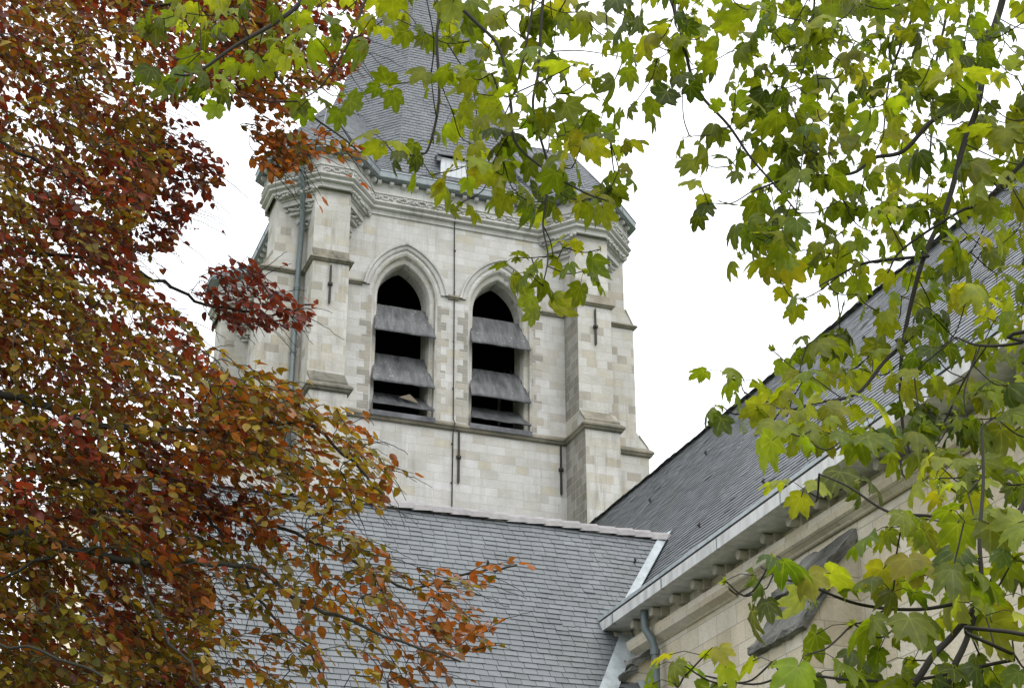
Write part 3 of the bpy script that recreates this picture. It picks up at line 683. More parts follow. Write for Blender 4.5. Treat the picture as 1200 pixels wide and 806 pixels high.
for b0, b1 in ((14.86, 19.05), (19.05, B1)):
    e = .03 if b0 > 15 else 0
    A = [(XW - o - e, -b0, EZ + z + e * 1.5) for o, z in prof]; B = [(XW - o - e, -b1, EZ + z + e * 1.5) for o, z in prof]; n = len(prof)
    mb.add(A + B, [(i, i + 1, i + 1 + n, i + n) for i in range(n - 1)] + [tuple(range(n))[::-1]])
mb.build('wall_moulding', M['nave'], nw)
# nave downpipe
mb = MB(); PB = 16.45; tube(mb, [(-2.16, -PB, EZ), (-2.16, -PB, EZ - .16), (-2.165, -PB - .02, EZ - .30), (-2.08, -PB - .07, EZ - .48), (-2.04, -PB - .09, EZ - .62), (-2.04, -PB - .09, 0.2)], .062, 12)
for z in (8.55, 7.2, 5, 2.5): cyl(mb, (-2.04, -PB - .09, z), (-2.04, -PB - .09, z + .09), .078, n=12)
tag(mb.build('downpipe', M['pipe'], church), 'grey swan-necked downpipe under the right-hand eave')
# buttresses of the nave, their weatherings roughened by moss
def slab(mb, pts, b0, b1, seed):
    rs = random.Random(seed); n = 9; rows = []
    for i in range(n + 1):
        b = b0 + (b1 - b0) * i / n; rows.append([(x + rs.uniform(-.018, .018), -b - (rs.uniform(-.02, .02)), z + rs.uniform(-.018, .018)) for x, z in pts])
    m_ = len(pts); mb.add([p for r_ in rows for p in r_], [(i * m_ + j, (i + 1) * m_ + j, (i + 1) * m_ + (j + 1) % m_, i * m_ + (j + 1) % m_) for i in range(n) for j in range(m_)])
    mb.add(rows[0], [tuple(range(m_))]); mb.add(rows[-1], [tuple(range(m_))[::-1]])
def nave_butt(b0, b1, prof, wth, label=None):
    mb = MB(); prism(mb, [(XW + .01 - p_, -b0, z) for p_, z in [(0, 0)] + prof + [(0, prof[-1][1])]], (0, -(b1 - b0), 0))
    ob = mb.build('buttress', M['nave'], church); tag(ob, label)
    for (p0, z0, p1, z1) in wth:
        mb = MB(); n = 7; A = []
        for i in range(n + 1):
            u = i / n; A.append((XW - (p0 + .09) * (1 - u) - p1 * u, z0 * (1 - u) + z1 * u + .035 - .02 * math.sin(u * 3.1)))
        pts = [(XW - p0 - .09, z0 - .05)] + A + [(XW - p1 + .04, z1 - .06), (XW - p0 - .01, z0 - .07)]
        slab(mb, pts, b0 - .06, b1 + .06, int(z0 * 100)); mb.build('weathering', M['moss'], ob)
WP = [(.80, 0), (.80, 7.42), (.40, 8.08), (.40, 8.22), (.02, 8.68)]; WW = [(.80, 7.42, .38, 8.10), (.40, 8.20, .0, 8.72)]
nave_butt(20.95, 22.25, WP, WW, 'deep buttress with a steep blackened weathering')
nave_butt(27.2, 28.5, WP, WW)
nave_butt(15.05, 16.0, [(.50, 0), (.50, 8.30), (.26, 8.52), (.24, 8.60), (.02, 8.76)], [(.48, 8.28, .26, 8.50), (.26, 8.56, .0, 8.78)], 'short mossy stepped buttress at the valley')
# ------------------------------------------------------------------ trees
CAMP = np.array([0, 0, 1.6]); cp_, sp_ = math.cos(PITCH), math.sin(PITCH)
def at(px, py, Y):
    cx, cy = (px - 600) / F, -(py - 403) / F
    r = np.array([cx, cp_ - cy * sp_, sp_ + cy * cp_]); return CAMP + r * (Y / r[1])
def topx(P):
    d = np.asarray(P) - CAMP; f = d[..., 1] * cp_ + d[..., 2] * sp_; u = -d[..., 1] * sp_ + d[..., 2] * cp_
    return 600 + F * d[..., 0] / f, 403 - F * u / f
def inpoly(x, y, poly):
    x = np.asarray(x); y = np.asarray(y); c = np.zeros(x.shape, bool); n = len(poly)
    for i in range(n):
        x0, y0 = poly[i - 1]; x1, y1 = poly[i]
        if y0 == y1: continue
        c ^= ((y0 > y) != (y1 > y)) & (x < (x1 - x0) * (y - y0) / (y1 - y0) + x0)
    return c
def spline(pts, sub=5):
    P = [np.asarray(p, float) for p in pts]; P = [2 * P[0] - P[1]] + P + [2 * P[-1] - P[-2]]; o = []
    for i in range(1, len(P) - 2):
        for j in range(sub):
            t_ = j / sub; a, b, c, d = P[i - 1], P[i], P[i + 1], P[i + 2]
            o.append(.5 * ((2 * b) + (-a + c) * t_ + (2 * a - 5 * b + 4 * c - d) * t_ ** 2 + (-a + 3 * b - 3 * c + d) * t_ ** 3))
    o.append(P[-2]); return o
def wob(pts, amp):
    return [p + rng.normal(0, amp, 3) if 0 < i < len(pts) - 1 else p for i, p in enumerate(pts)]
def leaves_object(name, mat, parent, tmpl, T, Rm, Sc, Po, Co):
    """tmpl: list of (verts, tris, vein); one mesh with every leaf"""
    VV, FF, CC, VE = [], [], [], []; o = 0
    for k, (tv, tf, ve) in enumerate(tmpl):
        idx = np.where(T == k)[0]
        if not len(idx): continue
        v = np.einsum('nij,vj->nvi', Rm[idx], tv) * Sc[idx][:, None, None] + Po[idx][:, None, :]
        n = len(tv); f = tf[None] + (np.arange(len(idx)) * n)[:, None, None] + o
        VV.append(v.reshape(-1, 3)); FF.append(f.reshape(-1, 3)); CC.append(np.repeat(Co[idx], n, 0)); VE.append(np.tile(ve, len(idx))); o += n * len(idx)
    V_ = np.concatenate(VV); F_ = np.concatenate(FF); C_ = np.concatenate(CC); E_ = np.concatenate(VE)
    me = bpy.data.meshes.new(name); me.vertices.add(len(V_)); me.vertices.foreach_set('co', V_.ravel())
    me.loops.add(F_.size); me.loops.foreach_set('vertex_index', F_.ravel().astype(np.int32))
    me.polygons.add(len(F_)); me.polygons.foreach_set('loop_start', np.arange(0, F_.size, 3, dtype=np.int32)); me.polygons.foreach_set('loop_total', np.full(len(F_), 3, np.int32))
    me.polygons.foreach_set('use_smooth', np.ones(len(F_), bool)); me.update(); me.validate()
    a = me.attributes.new('Col', 'FLOAT_COLOR', 'POINT'); a.data.foreach_set('color', np.concatenate([C_, np.ones((len(C_), 1))], 1).ravel().astype(np.float32))
    a = me.attributes.new('vein', 'FLOAT', 'POINT'); a.data.foreach_set('value', E_.astype(np.float32))
    me.materials.append(mat); ob = bpy.data.objects.new(name, me); col.objects.link(ob); ob.parent = parent; return ob
def frame(d, up):
    """columns: lateral, along, normal"""
    d = d / np.linalg.norm(d); x = np.cross(d, up); n = np.linalg.norm(x)
    x = np.array([1., 0, 0]) if n < 1e-3 else x / n
    return np.stack([x, d, np.cross(x, d)], 1)
# beech leaf: oval with a folded midrib
def beech_tmpl(fold, curl, wv):
    ys = [0, .10, .28, .50, .72, .90, 1.0]; ws = [.0, .17, .30, .335, .26, .11, 0]; v = []; ve = []
    for i, (y, w_) in enumerate(zip(ys, ws)):
        z = -curl * y * y
        if w_ == 0: v.append((0, y, z)); ve.append(1)
        else:
            v += [(-w_, y, z + fold * w_ + wv * (-1) ** i), (0, y, z), (w_, y, z + fold * w_ - wv * (-1) ** i)]; ve += [0, 1, 0]
    f = [(0, 2, 1), (0, 3, 2)]; b = 1
    for i in range(4): f += [(b, b + 1, b + 4), (b, b + 4, b + 3), (b + 1, b + 2, b + 5), (b + 1, b + 5, b + 4)]; b += 3
    f += [(b, b + 1, b + 3), (b + 1, b + 2, b + 3)]
    return np.array(v, float), np.array(f), np.array(ve, float)
BT_ = [beech_tmpl(a, b, c) for a, b, c in ((.3, .1, .012), (.5, .25, .0), (.15, .35, .02), (-.1, .15, .015), (.7, .05, .01))]
# sycamore leaf: five toothed lobes
def maple_tmpl(sd, droop, pleat, curl, narrow=1.0):
    rs = np.random.default_rng(sd)
    half = [(0, 1.0), (4, .92), (7, .93), (11, .84), (14, .84), (18, .73), (24, .60), (29, .67), (33, .74), (36, .80), (39, .82), (42, .90), (46, .82), (50, .80), (54, .72), (60, .69), (66, .60), (72, .50), (78, .54), (84, .60), (89, .64), (96, .55), (104, .52), (114, .42), (132, .36), (152, .28), (172, .14)]
    th = {0: 0, 42: 42, 89: 89}
    out_ = [(a, r * (1 + rs.normal(0, .03))) for a, r in half]; lf = [(-a, r * (1 + rs.normal(0, .03))) for a, r in half[1:]][::-1]
    O = lf + out_                                        # from -172 to 172
    va = [-89, -42, 0, 42, 89]; vr = [.28, .45, .5, .45, .28]
    def P(a, r, edge):
        q = R(a); x, y = r * math.sin(q) * narrow, r * math.cos(q)
        # pleats: veins low, edge between veins high
        dv_ = min(abs(a - u) for u in va) / 24.0
        z = pleat * min(1, dv_) * r - droop * r * r - curl * x * x
        return (x, y, z + (rs.normal(0, .012) if edge else 0))
    v = [(0, 0, 0)] + [P(a, r, 0) for a, r in zip(va, vr)] + [P(a, r, 0) for a, r in ((-66, .24), (-21, .30), (21, .30), (66, .24))] + [P(a, r, 1) for a, r in O]; ve = [1] * 6 + [0] * 4 + [1 if a in (-89, -42, 0, 42, 89) else 0 for a, r in O]
    b = 10; f = []; n = len(O)
    def lobe(a): return int(np.argmin([abs(a - u) for u in va]))
    cuts = [-72, -24, 24, 72]
    def li(a):
        k = 0
        for c in cuts: k += a > c
        return k
    for i in range(n - 1):
        k = li((O[i][0] + O[i + 1][0]) / 2); f.append((b + i + 1, b + i, 1 + k))
        if O[i + 1][0] in cuts: f += [(b + i + 1, 1 + k, 6 + k), (b + i + 1, 6 + k, 2 + k)]
    for k in range(4): f += [(0, 6 + k, 1 + k), (0, 2 + k, 6 + k)]
    f.append((0, 1, b)); f.append((0, b + n - 1, 5))
    f = [(a, c, d) for a, c, d in f]
    return np.array(v, float), np.array(f), np.array(ve, float)
MT_ = [maple_tmpl(i, d, p_, c, nw_) for i, (d, p_, c, nw_) in enumerate(((.25, .10, .1, 1), (.5, .14, .3, .95), (.1, .12, .5, .9), (.35, .18, -.1, 1), (.7, .10, .2, 1), (.3, .22, .9, .8), (-.15, .16, .2, .95), (.9, .12, .5, .9), (.2, .26, 1.3, .7), (.45, .20, .0, 1.08)))]

# ---- copper beech on the left
beech = empty('copper_beech', (-6.4, 9.6, 0)); BO = np.array([-6.4, 9.6, 0])
tag(beech, 'copper beech with rust red, orange and olive leaves filling the left side', 'tree')
mb = MB(); tube(mb, [p - BO for p in spline([(-6.4, 9.6, -.2), (-6.35, 9.6, 2.5), (-6.2, 9.7, 5), (-6.0, 9.9, 8), (-5.9, 10, 11), (-5.6, 10.1, 13.5)])], list(np.linspace(.34, .07, 26)), 12)
mb.build('trunk', M['bark_beech'], beech, uv=False)
def bl(zt, pts, Y0, Y1, r0, r1=.006):
    n = len(pts); P = [at(x, y, Y0 + (Y1 - Y0) * i / (n - 1)) for i, (x, y) in enumerate(pts)]
    st = np.array([-6.2, 9.75, zt]); return spline([st, (st + P[0]) / 2 + (0, 0, .1)] + P), r0, r1
BL = [bl(4.6, [(-60, 440), (0, 462), (60, 480), (130, 502), (210, 506), (290, 501), (360, 498), (410, 540), (455, 585)], 9.6, 9.3, .034),
      bl(3.4, [(-60, 600), (0, 620), (75, 640), (150, 657), (210, 658), (290, 664), (350, 700), (430, 735), (540, 775)], 9.4, 9.0, .034),
      bl(7.6, [(-60, 0), (0, 40), (60, 105), (130, 160), (190, 205), (245, 215)], 10.5, 10.6, .024),
      bl(8.6, [(-40, -30), (60, -10), (160, 0), (250, 30), (310, 70), (350, 120), (420, 178)], 9.6, 9.4, .024),
      bl(6.0, [(-60, 270), (0, 295), (100, 300), (180, 325), (240, 360), (310, 368), (368, 357)], 10.6, 10.2, .024),
      bl(2.9, [(-60, 740), (0, 755), (80, 775), (150, 810), (230, 850)], 8.8, 8.6, .012),
      bl(4.2, [(-50, 540), (60, 560), (160, 570), (230, 590), (270, 650), (300, 700), (345, 748), (390, 815)], 9.9, 9.6, .018),
      bl(6.8, [(-60, 150), (20, 180), (100, 215), (170, 240), (210, 262)], 10.0, 10.2, .018),
      bl(3.6, [(-40, 690), (60, 650), (150, 645), (180, 710), (232, 800), (260, 860)], 9.1, 8.7, .011),
      bl(3.8, [(-40, 640), (120, 600), (300, 610), (400, 650), (480, 690), (550, 672), (606, 662)], 10.2, 10.0, .018)]
BB = []; skel = []; skid = []
for i, (P, r0, r1) in enumerate(BL):
    P = wob(P, .012); mb = MB(); tube(mb, [p - BO for p in P], list(np.linspace(r0, r1, len(P))), 7); BB.append(mb)
    skel += P[8:]; skid += [i] * len(P[8:])
skel = np.array(skel); skid = np.array(skid)
RED, DRED, ORG, OLV, YOL, BRN = [(.235, .040, .020), (.115, .024, .017), (.38, .125, .022), (.20, .155, .018), (.34, .245, .025), (.24, .09, .02)]
from mathutils import noise as mnoise
ZON = [([(-130, -110), (330, -110), (330, 60), (250, 100), (195, 130), (190, 170), (215, 180), (150, 275), (165, 325), (230, 385), (250, 430), (330, 470), (330, 540), (250, 560), (215, 600), (250, 680), (240, 880), (-130, 880)], 3.7, (DRED, RED, BRN, OLV, YOL, OLV), 8.7, 12.2),
       ([(230, -60), (445, -60), (425, 80), (380, 103), (340, 118), (300, 132), (250, 118)], 2.0, (RED, ORG, BRN, OLV, DRED), 9.2, 10.6),
       ([(270, 100), (340, 105), (350, 148), (400, 160), (432, 174), (430, 190), (380, 185), (345, 200), (300, 218), (290, 190), (275, 150)], 1.7, (ORG, OLV, ORG, BRN), 9.2, 9.8),
       ([(150, 150), (205, 130), (240, 170), (268, 190), (262, 215), (235, 240), (200, 295), (130, 300)], 1.7, (RED, DRED, DRED, BRN), 10, 11),
       ([(218, 335), (262, 298), (292, 296), (312, 330), (345, 345), (377, 355), (365, 382), (300, 388), (240, 387)], 1.8, (RED, RED, DRED), 9.9, 10.5),
       ([(230, 395), (345, 440), (360, 465), (430, 482), (437, 530), (466, 543), (460, 562), (448, 595), (400, 605), (330, 595), (240, 560)], 1.45, (YOL, OLV, ORG, YOL, BRN), 9.0, 10.0),
       ([(190, 550), (310, 575), (330, 640), (200, 650)], 1.1, (RED, DRED, ORG), 9.4, 10.2),
       ([(200, 560), (330, 590), (400, 600), (460, 640), (450, 700), (440, 830), (220, 850)], .66, (OLV, YOL, ORG, BRN, OLV), 8.8, 10.0),
       ([(-330, -160), (-130, -160), (-130, 900), (-330, 900)], 1.6, (DRED, RED, BRN, OLV, YOL, OLV), 8.8, 12.0),
       ([(430, 660), (480, 668), (525, 652), (616, 650), (612, 668), (560, 690), (540, 704), (592, 728), (575, 760), (515, 772), (545, 830), (430, 830)], .66, (ORG, ORG, BRN, OLV), 9.2, 10.1)]
LP, LD, LU, LS, LC = [], [], [], [], []; STEMS = []
def poly_area(p): return abs(sum(p[i - 1][0] * p[i][1] - p[i][0] * p[i - 1][1] for i in range(len(p)))) / 2
for poly, cover, cols, Y0, Y1 in ZON:
    A = poly_area(poly); need = int(A * cover / 41); xs_ = [p[0] for p in poly]; ys_ = [p[1] for p in poly]; cnt = 0; tries = 0
    while cnt < need and tries < 20000:
        tries += 1
        x, y = rng.uniform(min(xs_), max(xs_)), rng.uniform(min(ys_), max(ys_))
        if not inpoly(x, y, poly): continue
        Y = rng.uniform(Y0, Y1); p0 = at(x, y, Y)
        d = np.array([rng.normal(.75, .35), rng.normal(0, .45), rng.normal(-.2, .28)]); d /= np.linalg.norm(d)
        upv = np.array([rng.normal(0, .35), rng.normal(-.1, .35), 1.0]); L = rng.uniform(.16, .42)
        if (y < 250 or y > 560) and x < 200 and rng.random() < .25: base = cols[int(rng.integers(3, len(cols)))] if len(cols) > 4 else cols[0]
        else: base = cols[int(rng.integers(len(cols)))]
        if cover > 2.5:
            nz = mnoise.noise(Vector((x / 75, y / 60, Y * .9))) + rng.normal(0, .12) + (.14 if 100 < y < 300 and x > 60 or 540 < y < 680 and x > 120 else -.05)
            base = (OLV, YOL, OLV, BRN)[int(rng.integers(4))] if nz < 0 else (BRN, ORG, OLV)[int(rng.integers(3))] if nz < .11 else (RED, DRED, BRN, RED)[int(rng.integers(4))]
        n = max(4, int(L / .032)); stem = []
        side_ = np.cross(d, upv); side_ /= np.linalg.norm(side_); ok = 0
        for j in range(n):
            t_ = j / (n - 1); p_ = p0 + d * L * t_ + np.array([0, 0, -.10 * t_ * t_]) + rng.normal(0, .004, 3); stem.append(p_)
            s_ = 1 if j % 2 else -1; ld = d * rng.uniform(.45, .9) + side_ * s_ * rng.uniform(.5, .9) + np.array([0, 0, rng.normal(-.22, .22)])
            if j == n - 1: ld = d + np.array([0, 0, -.3])
            u_ = upv + rng.normal(0, .35, 3)
            q = p_ + ld / np.linalg.norm(ld) * .04; qx, qy = topx(q)
            if not inpoly(qx, qy, poly) and rng.random() > .03: continue
            c = np.array(base) * rng.uniform(.7, 1.3) * (1 + rng.normal(0, .08, 3)); 
            if rng.random() < .1: c = np.array(cols[int(rng.integers(len(cols)))])
            LP.append(p_ + ld / np.linalg.norm(ld) * .008); LD.append(ld); LU.append(u_); LS.append(rng.uniform(.048, .078)); LC.append(np.clip(c, .004, .8)); ok += 1
        cnt += ok
        if ok >= 3: STEMS.append(stem)
STEMS = [(q, q[0]) for q in STEMS]
left = np.array([q[1] for q in STEMS]); todo = list(range(len(STEMS))); best = ((left[:, None, :] - skel[None]) ** 2).sum(2); bd = best.min(1); bk = best.argmin(1)
skel = list(skel); skid = list(skid)
while todo:                                              # every spray grows from the nearest wood already there
    k = todo[int(np.argmin(bd[todo]))]; todo.remove(k); stem = STEMS[k][0]; dd = math.sqrt(bd[k]); a = skel[bk[k]]; bi = skid[bk[k]]
    d0 = stem[1] - stem[0]; d0 /= np.linalg.norm(d0)
    new = list(stem[::3])
    tube(BB[bi], [p - BO for p in stem], list(np.linspace(.0034, .0018, len(stem))), 4)
    if dd > .01 and dd < .9:
        m_ = (a + stem[0]) / 2 - d0 * .18 * dd + rng.normal(0, .05 * dd, 3)
        tube(BB[bi], [p - BO for p in spline([a, m_, stem[0]], 4)], list(np.linspace(.0032 + .003 * dd, .0026, 9)), 4); new.append(m_)
    for q in new:
        skel.append(q); skid.append(bi); d2 = ((left - q) ** 2).sum(1); u = d2 < bd; bd[u] = d2[u]; bk[u] = len(skel) - 1
for mb in BB: mb.build('branch', M['bark_beech'], beech, uv=False)
N_ = len(LP); Rm = np.stack([frame(d, u) for d, u in zip(LD, LU)]); print('beech leaves', N_)
leaves_object('crown', M['beech_leaf'], beech, BT_, rng.integers(0, len(BT_), N_), Rm, np.array(LS), np.array(LP) - BO, np.array(LC))

# ---- sycamore on the right, its limbs reaching over the top
maple = empty('sycamore_tree', (6.6, 6.8, 0)); MO = np.array([6.6, 6.8, 0])
tag(maple, 'sycamore with fresh green lobed leaves on dark twigs hanging over the right and top', 'tree')
mb = MB(); tube(mb, [p - MO for p in spline([(6.6, 6.8, -.2), (6.55, 6.8, 1.5), (6.3, 6.85, 3.5), (6.1, 7, 6), (5.6, 7.2, 8.5), (4.8, 7.4, 10.2)])], list(np.linspace(.27, .08, 26)), 12)
mb.build('trunk', M['bark'], maple, uv=False)
def ML(pts, Y0, Y1, r0, r1, start=None):
    n = len(pts); P = [at(x, y, Y0 + (Y1 - Y0) * i / (n - 1)) for i, (x, y) in enumerate(pts)]
    if start is not None: P = [np.array(start)] + P
    return P, r0, r1
MLs = [ML([(1330, -150), (1150, -150), (900, -140), (700, -130), (500, -110), (400, -60), (356, 0), (324, 27), (280, 57), (242, 76), (223, 86), (204, 87)], 7.6, 7.0, .028, .004, (5.3, 7.3, 9.2)),
       ML([(1185, -60), (1172, 0), (1158, 63), (1143, 119), (1132, 167), (1110, 242), (1086, 300), (1065, 380), (1055, 442), (1054, 500), (1066, 530)], 7.4, 7.1, .022, .006, at(1260, -150, 7.7)),
       ML([(1143, 119), (1095, 138), (1058, 175), (1020, 186), (998, 203), (939, 205), (909, 212), (880, 225)], 7.37, 7.1, .014, .004),
       ML([(760, -60), (786, 0), (795, 41), (816, 104), (853, 149), (883, 186), (909, 216), (935, 250)], 7.3, 6.9, .012, .004, at(740, -130, 7.4)),
       ML([(1088, 300), (1015, 310), (985, 322), (960, 335)], 7.2, 6.9, .009, .003),
       ML([(1062, 400), (1035, 425), (1000, 460), (954, 473), (927, 479), (900, 470), (872, 460)], 7.1, 6.6, .010, .003),
       ML([(1250, 990), (1060, 860), (1085, 785), (1120, 735), (1150, 695), (1175, 640), (1215, 560), (1260, 520)], 4.6, 4.9, .013, .006, (6.35, 6.8, 2.0)),
       ML([(1095, 850), (1112, 795), (1132, 745), (1152, 690), (1146, 630), (1155, 560), (1150, 500)], 4.65, 4.8, .011, .004),
       ML([(1172, 625), (1106, 606), (1045, 597), (996, 575), (960, 555)], 4.8, 4.9, .006, .0025),
       ML([(1150, 700), (1075, 711), (1002, 707), (947, 691), (915, 675), (892, 664)], 4.7, 4.8, .006, .0025),
       ML([(524, -60), (524, 0), (513, 39), (514, 113), (505, 177), (490, 184), (470, 184)], 7.2, 7.0, .011, .004, at(530, -112, 7.25)),
       ML([(530, 0), (560, 29), (585, 58), (598, 119), (608, 165), (637, 194), (679, 223), (710, 235)], 7.15, 6.9, .010, .004),
       ML([(650, -60), (642, 0), (630, 81), (627, 129), (643, 194), (643, 226), (637, 260), (642, 300), (636, 335)], 7.2, 6.9, .010, .003, at(660, -125, 7.35)),
       ML([(621, -60), (621, 0), (611, 65), (601, 113), (585, 150)], 7.0, 6.9, .009, .003, at(640, -125, 7.3)),
       ML([(455, -50), (430, 0), (417, 35), (401, 65), (379, 100), (350, 119)], 7.2, 7.0, .010, .003, at(470, -100, 7.2)),
       ML([(1090, -40), (1065, 35), (1045, 90), (1035, 160)], 7.6, 7.5, .012, .004, at(1110, -148, 7.65)),
       ML([(1110, 0), (1098, 80), (1092, 160), (1086, 240)], 8.0, 7.8, .010, .004, at(1120, -148, 7.7)),
       ML([(1290, 100), (1200, 190), (1150, 235), (1120, 250), (1060, 290), (1040, 320)], 6.6, 6.7, .013, .004, (5.9, 7.0, 7.2)),
       ML([(960, -40), (950, 30), (940, 80), (932, 100)], 7.3, 7.2, .008, .003, at(980, -143, 7.5)),
       ML([(1290, 380), (1200, 400), (1150, 405), (1120, 395)], 6.0, 6.2, .010, .004, (6.15, 6.9, 5.4)),
       ML([(1300, 760), (1180, 775), (1080, 790), (1000, 800), (930, 790), (880, 800), (820, 790)], 4.4, 5.2, .006, .003, (6.4, 6.8, 2.6)),
       ML([(1054, 500), (1062, 560), (1100, 500), (1130, 440), (1160, 400)], 7.0, 6.3, .006, .003)]
MBs = []; sk_p, sk_i = [], []
for i, (P, r0, r1) in enumerate(MLs):
    P = spline(wob(P, .008), 6); mb = MB(); tube(mb, [p - MO for p in P], list(np.linspace(r0, r1, len(P))), 7); MBs.append(mb)
    for p in P[::2]:
        sk_p.append(p); sk_i.append(i)
def dep(x, y):
    if x > 740 and y > 380: return 7.0 - 2.3 * min(1, max(0, (y - 430) / 170))
    return 7.1
REG = [([(175, -60), (440, -60), (430, 35), (400, 60), (330, 60), (300, 95), (240, 110), (180, 85)], 30), ([(430, -60), (570, -60), (560, 50), (500, 45), (430, 30)], 17),
       ([(540, 60), (640, 55), (700, 110), (735, 170), (730, 240), (640, 245), (570, 225), (545, 150)], 24), ([(560, -60), (850, -60), (850, 20), (760, 80), (680, 100), (600, 60)], 27),
       ([(870, -60), (1270, -60), (1270, 300), (1170, 280), (1110, 320), (960, 320), (890, 300), (880, 240), (910, 190), (880, 110)], 150),
       ([(880, 440), (950, 385), (1060, 335), (1270, 300), (1270, 560), (1040, 545), (930, 520), (905, 480)], 52),
       ([(960, 565), (1270, 540), (1270, 880), (1040, 880), (1010, 780), (1040, 690), (960, 600)], 25), ([(1272, -120), (1520, -120), (1500, 880), (1272, 880)], 75), ([(200, -200), (1400, -200), (1400, -62), (200, -62)], 60), ([(1010, 430), (1270, 420), (1270, 680), (1130, 690), (1050, 600), (960, 560)], 15)]
CL = []
for poly, n in REG:
    xs_ = [p[0] for p in poly]; ys_ = [p[1] for p in poly]; got = []; t_ = 0; mind = 26
    while len(got) < n and t_ < 4000:
        t_ += 1; x, y = rng.uniform(min(xs_), max(xs_)), rng.uniform(min(ys_), max(ys_))
        if t_ % 500 == 0: mind *= .85
        if inpoly(x, y, poly) and all((x - a) ** 2 + (y - b) ** 2 > mind ** 2 for a, b in got): got.append((x, y))
    CL += [(x, y, dep(x, y) + rng.uniform(-.7, .9) * (1 if y < 450 else .45), int(rng.integers(3, 6))) for x, y in got]
MAN = [(452, 168, 3), (470, 184, 4), (456, 100, 3), (505, 90, 3), (530, 130, 3), (545, 195, 4), (505, 165, 2), (505, 205, 3), (540, 238, 2), (572, 60, 3), (560, 110, 3), (590, 190, 4), (600, 225, 3), (640, 215, 3), (360, 118, 4), (398, 112, 3), (340, 60, 3),
       (606, 302, 2), (622, 322, 3), (636, 340, 4), (660, 290, 3), (648, 300, 2), (684, 318, 4), (704, 292, 1), (700, 230, 3), (715, 165, 3), (725, 200, 2), (690, 130, 3), (655, 130, 3), (745, 120, 3), (770, 70, 3), (770, 110, 2), (800, 50, 3), (790, 20, 4), (800, 100, 3),
       (808, 160, 2), (824, 185, 1), (832, 238, 3), (822, 218, 2), (845, 150, 2), (858, 60, 3), (835, 30, 3), (880, 75, 3), (905, 130, 4), (860, 130, 2), (870, 165, 2), (815, 75, 3), (870, 45, 2), (862, 105, 2), (880, 130, 3), (905, 90, 3), (925, 30, 3), (895, 15, 3), (950, 60, 3), (855, 195, 1), (880, 205, 2), (890, 225, 2),
       (880, 275, 2), (900, 290, 3), (915, 330, 2), (943, 350, 3), (905, 260, 2), (868, 300, 1), (960, 300, 3), (1005, 345, 1), (850, 436, 2), (868, 446, 2), (845, 475, 2), (870, 485, 2), (905, 410, 1), (920, 470, 3), (925, 500, 3), (950, 440, 3), (975, 400, 3),
       (893, 690, 2), (905, 655, 2), (950, 680, 3), (905, 775, 1), (950, 765, 3), (985, 785, 3), (1000, 730, 1), (1050, 735, 2), (1050, 660, 2), (850, 680, 1), (800, 778, 3), (825, 768, 3), (790, 800, 1), (860, 800, 1),
       (1100, 560, 3), (1000, 565, 3), (945, 575, 3), (1060, 610, 3), (1120, 670, 2), (1185, 740, 2), (1130, 610, 3), (1180, 600, 3)]
CL += [(x, y, dep(x, y) + rng.uniform(-.25, .25), n) for x, y, n in MAN]
PTS = [(at(x, y, Y), n) for x, y, Y, n in CL]
SP = np.array(sk_p); SI = list(sk_i)
PTS.sort(key=lambda q: ((SP - q[0]) ** 2).sum(1).min())
LP, LD, LU, LS, LC = [], [], [], [], []; flowers = []
PET = [MB() for _ in MBs]
G1, G2, G3, G4 = np.array((.118, .148, .012)), np.array((.20, .228, .018)), np.array((.062, .086, .010)), np.array((.26, .275, .028))
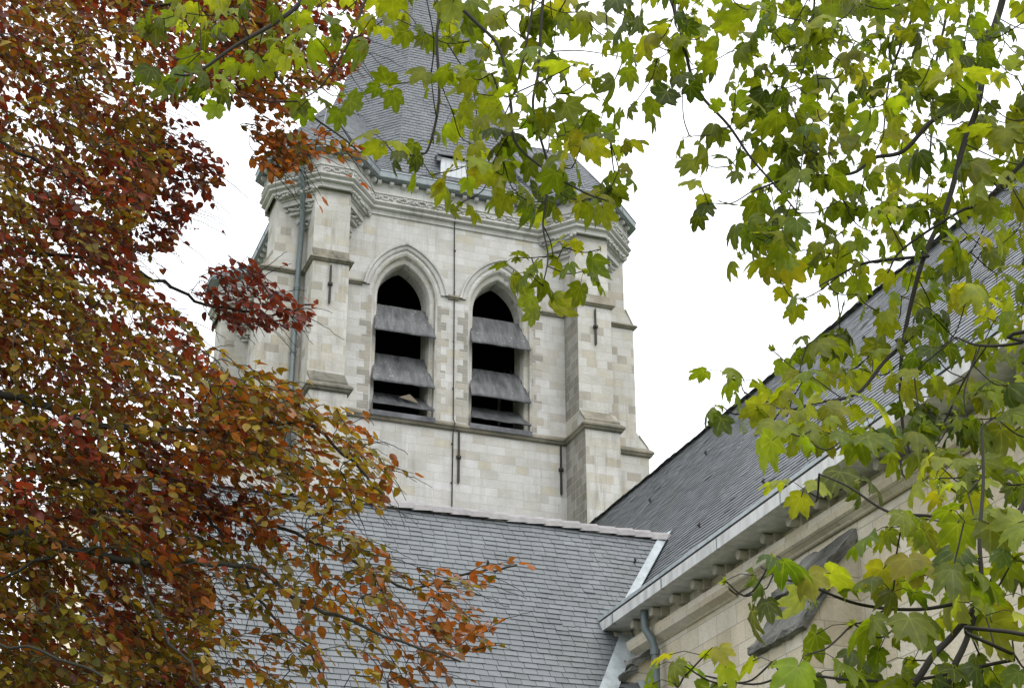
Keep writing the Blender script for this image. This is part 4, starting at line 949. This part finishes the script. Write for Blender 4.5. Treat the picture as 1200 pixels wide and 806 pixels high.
for P, n in PTS:
    D2 = ((SP - P) ** 2).sum(1); k = int(np.argmin(D2 + 1e9 * (D2 < 1e-6))); a = SP[k]; bi = SI[k]; dd = math.sqrt(D2[k])
    m_ = (a + P) / 2 + np.array([0, 0, -.02 - .05 * dd]) + rng.normal(0, .06 * dd + .002, 3)
    cv = spline([a, m_, P], 4); tube(MBs[bi], [p - MO for p in cv], list(np.linspace(min(.0065, .0028 + .0028 * dd), .0024, len(cv))), 5)
    SP = np.concatenate([SP, np.array([m_, P])]); SI += [bi, bi]
    ax = P - m_; ax /= np.linalg.norm(ax) + 1e-9; a0 = rng.uniform(0, 6.28); base = [G1, G1, G2, G2, G3, G4][int(rng.integers(6))]
    for j in range(n):
        an = a0 + j * 6.283 / n + rng.normal(0, .3)
        hd = np.array([math.cos(an), math.sin(an), 0]) + ax * .35; hd[2] += rng.normal(-.05, .25); hd /= np.linalg.norm(hd)
        pl = rng.uniform(.04, .11); p1 = P + hd * pl + np.array([0, 0, -.012])
        tube(MBs[bi], [p - MO for p in (P, P + hd * pl * .55 + np.array([0, 0, .006]), p1)], .0013, 4)
        ld = hd + np.array([0, 0, rng.uniform(-2.1, -.2)]); ld += rng.normal(0, .22, 3)
        # leaves turn their faces to the light: towards open sky, tipped outwards
        u_ = np.array([rng.normal(0, .6), rng.normal(0, .6), 1.0]) + hd * .6
        LP.append(p1); LD.append(ld); LU.append(u_); LS.append(rng.uniform(.066, .132) * (1.0 if j < 4 else .65) * (.84 if P[1] < 5.6 else 1.0)); c = base * rng.uniform(.8, 1.2) * (1 + rng.normal(0, .06, 3)); LC.append(np.clip(c, .004, .8))
    for j in range(int(rng.integers(1, 3))):               # young leaves folded at the tip
        hd = ax + rng.normal(0, .5, 3); LP.append(P); LD.append(hd + np.array([0, 0, -.4])); LU.append(rng.normal(0, 1, 3)); LS.append(rng.uniform(.02, .04)); LC.append(G2)
    if rng.random() < .10: flowers.append((P, bi))
for mb, pe in zip(MBs, PET):
    o = mb.build('branch', M['bark'], maple, uv=False); 
N_ = len(LP); Rm = np.stack([frame(d, u) for d, u in zip(LD, LU)]); print('maple leaves', N_)
leaves_object('crown', M['maple_leaf'], maple, MT_, rng.integers(0, len(MT_), N_), Rm, np.array(LS) * 1.0, np.array(LP) - MO, np.array(LC))
for P, bi in flowers:
    mb = MB(); L = rng.uniform(.06, .10); cv = [P - MO, P - MO + np.array([.005, 0, -L * .5]), P - MO + np.array([0, .005, -L])]; tube(mb, cv, .0012, 4)
    for j in range(26):
        t_ = rng.uniform(.15, 1); q = P - MO + np.array([0, 0, -L * t_]) + rng.normal(0, .009, 3) * (1.3 - t_ * .6); cyl(mb, q, q + rng.normal(0, .004, 3) + np.array([0, 0, -.004]), .0032, .002, n=5, smooth=True)
    mb.build('flower_cluster', M['flower'], maple, uv=False)
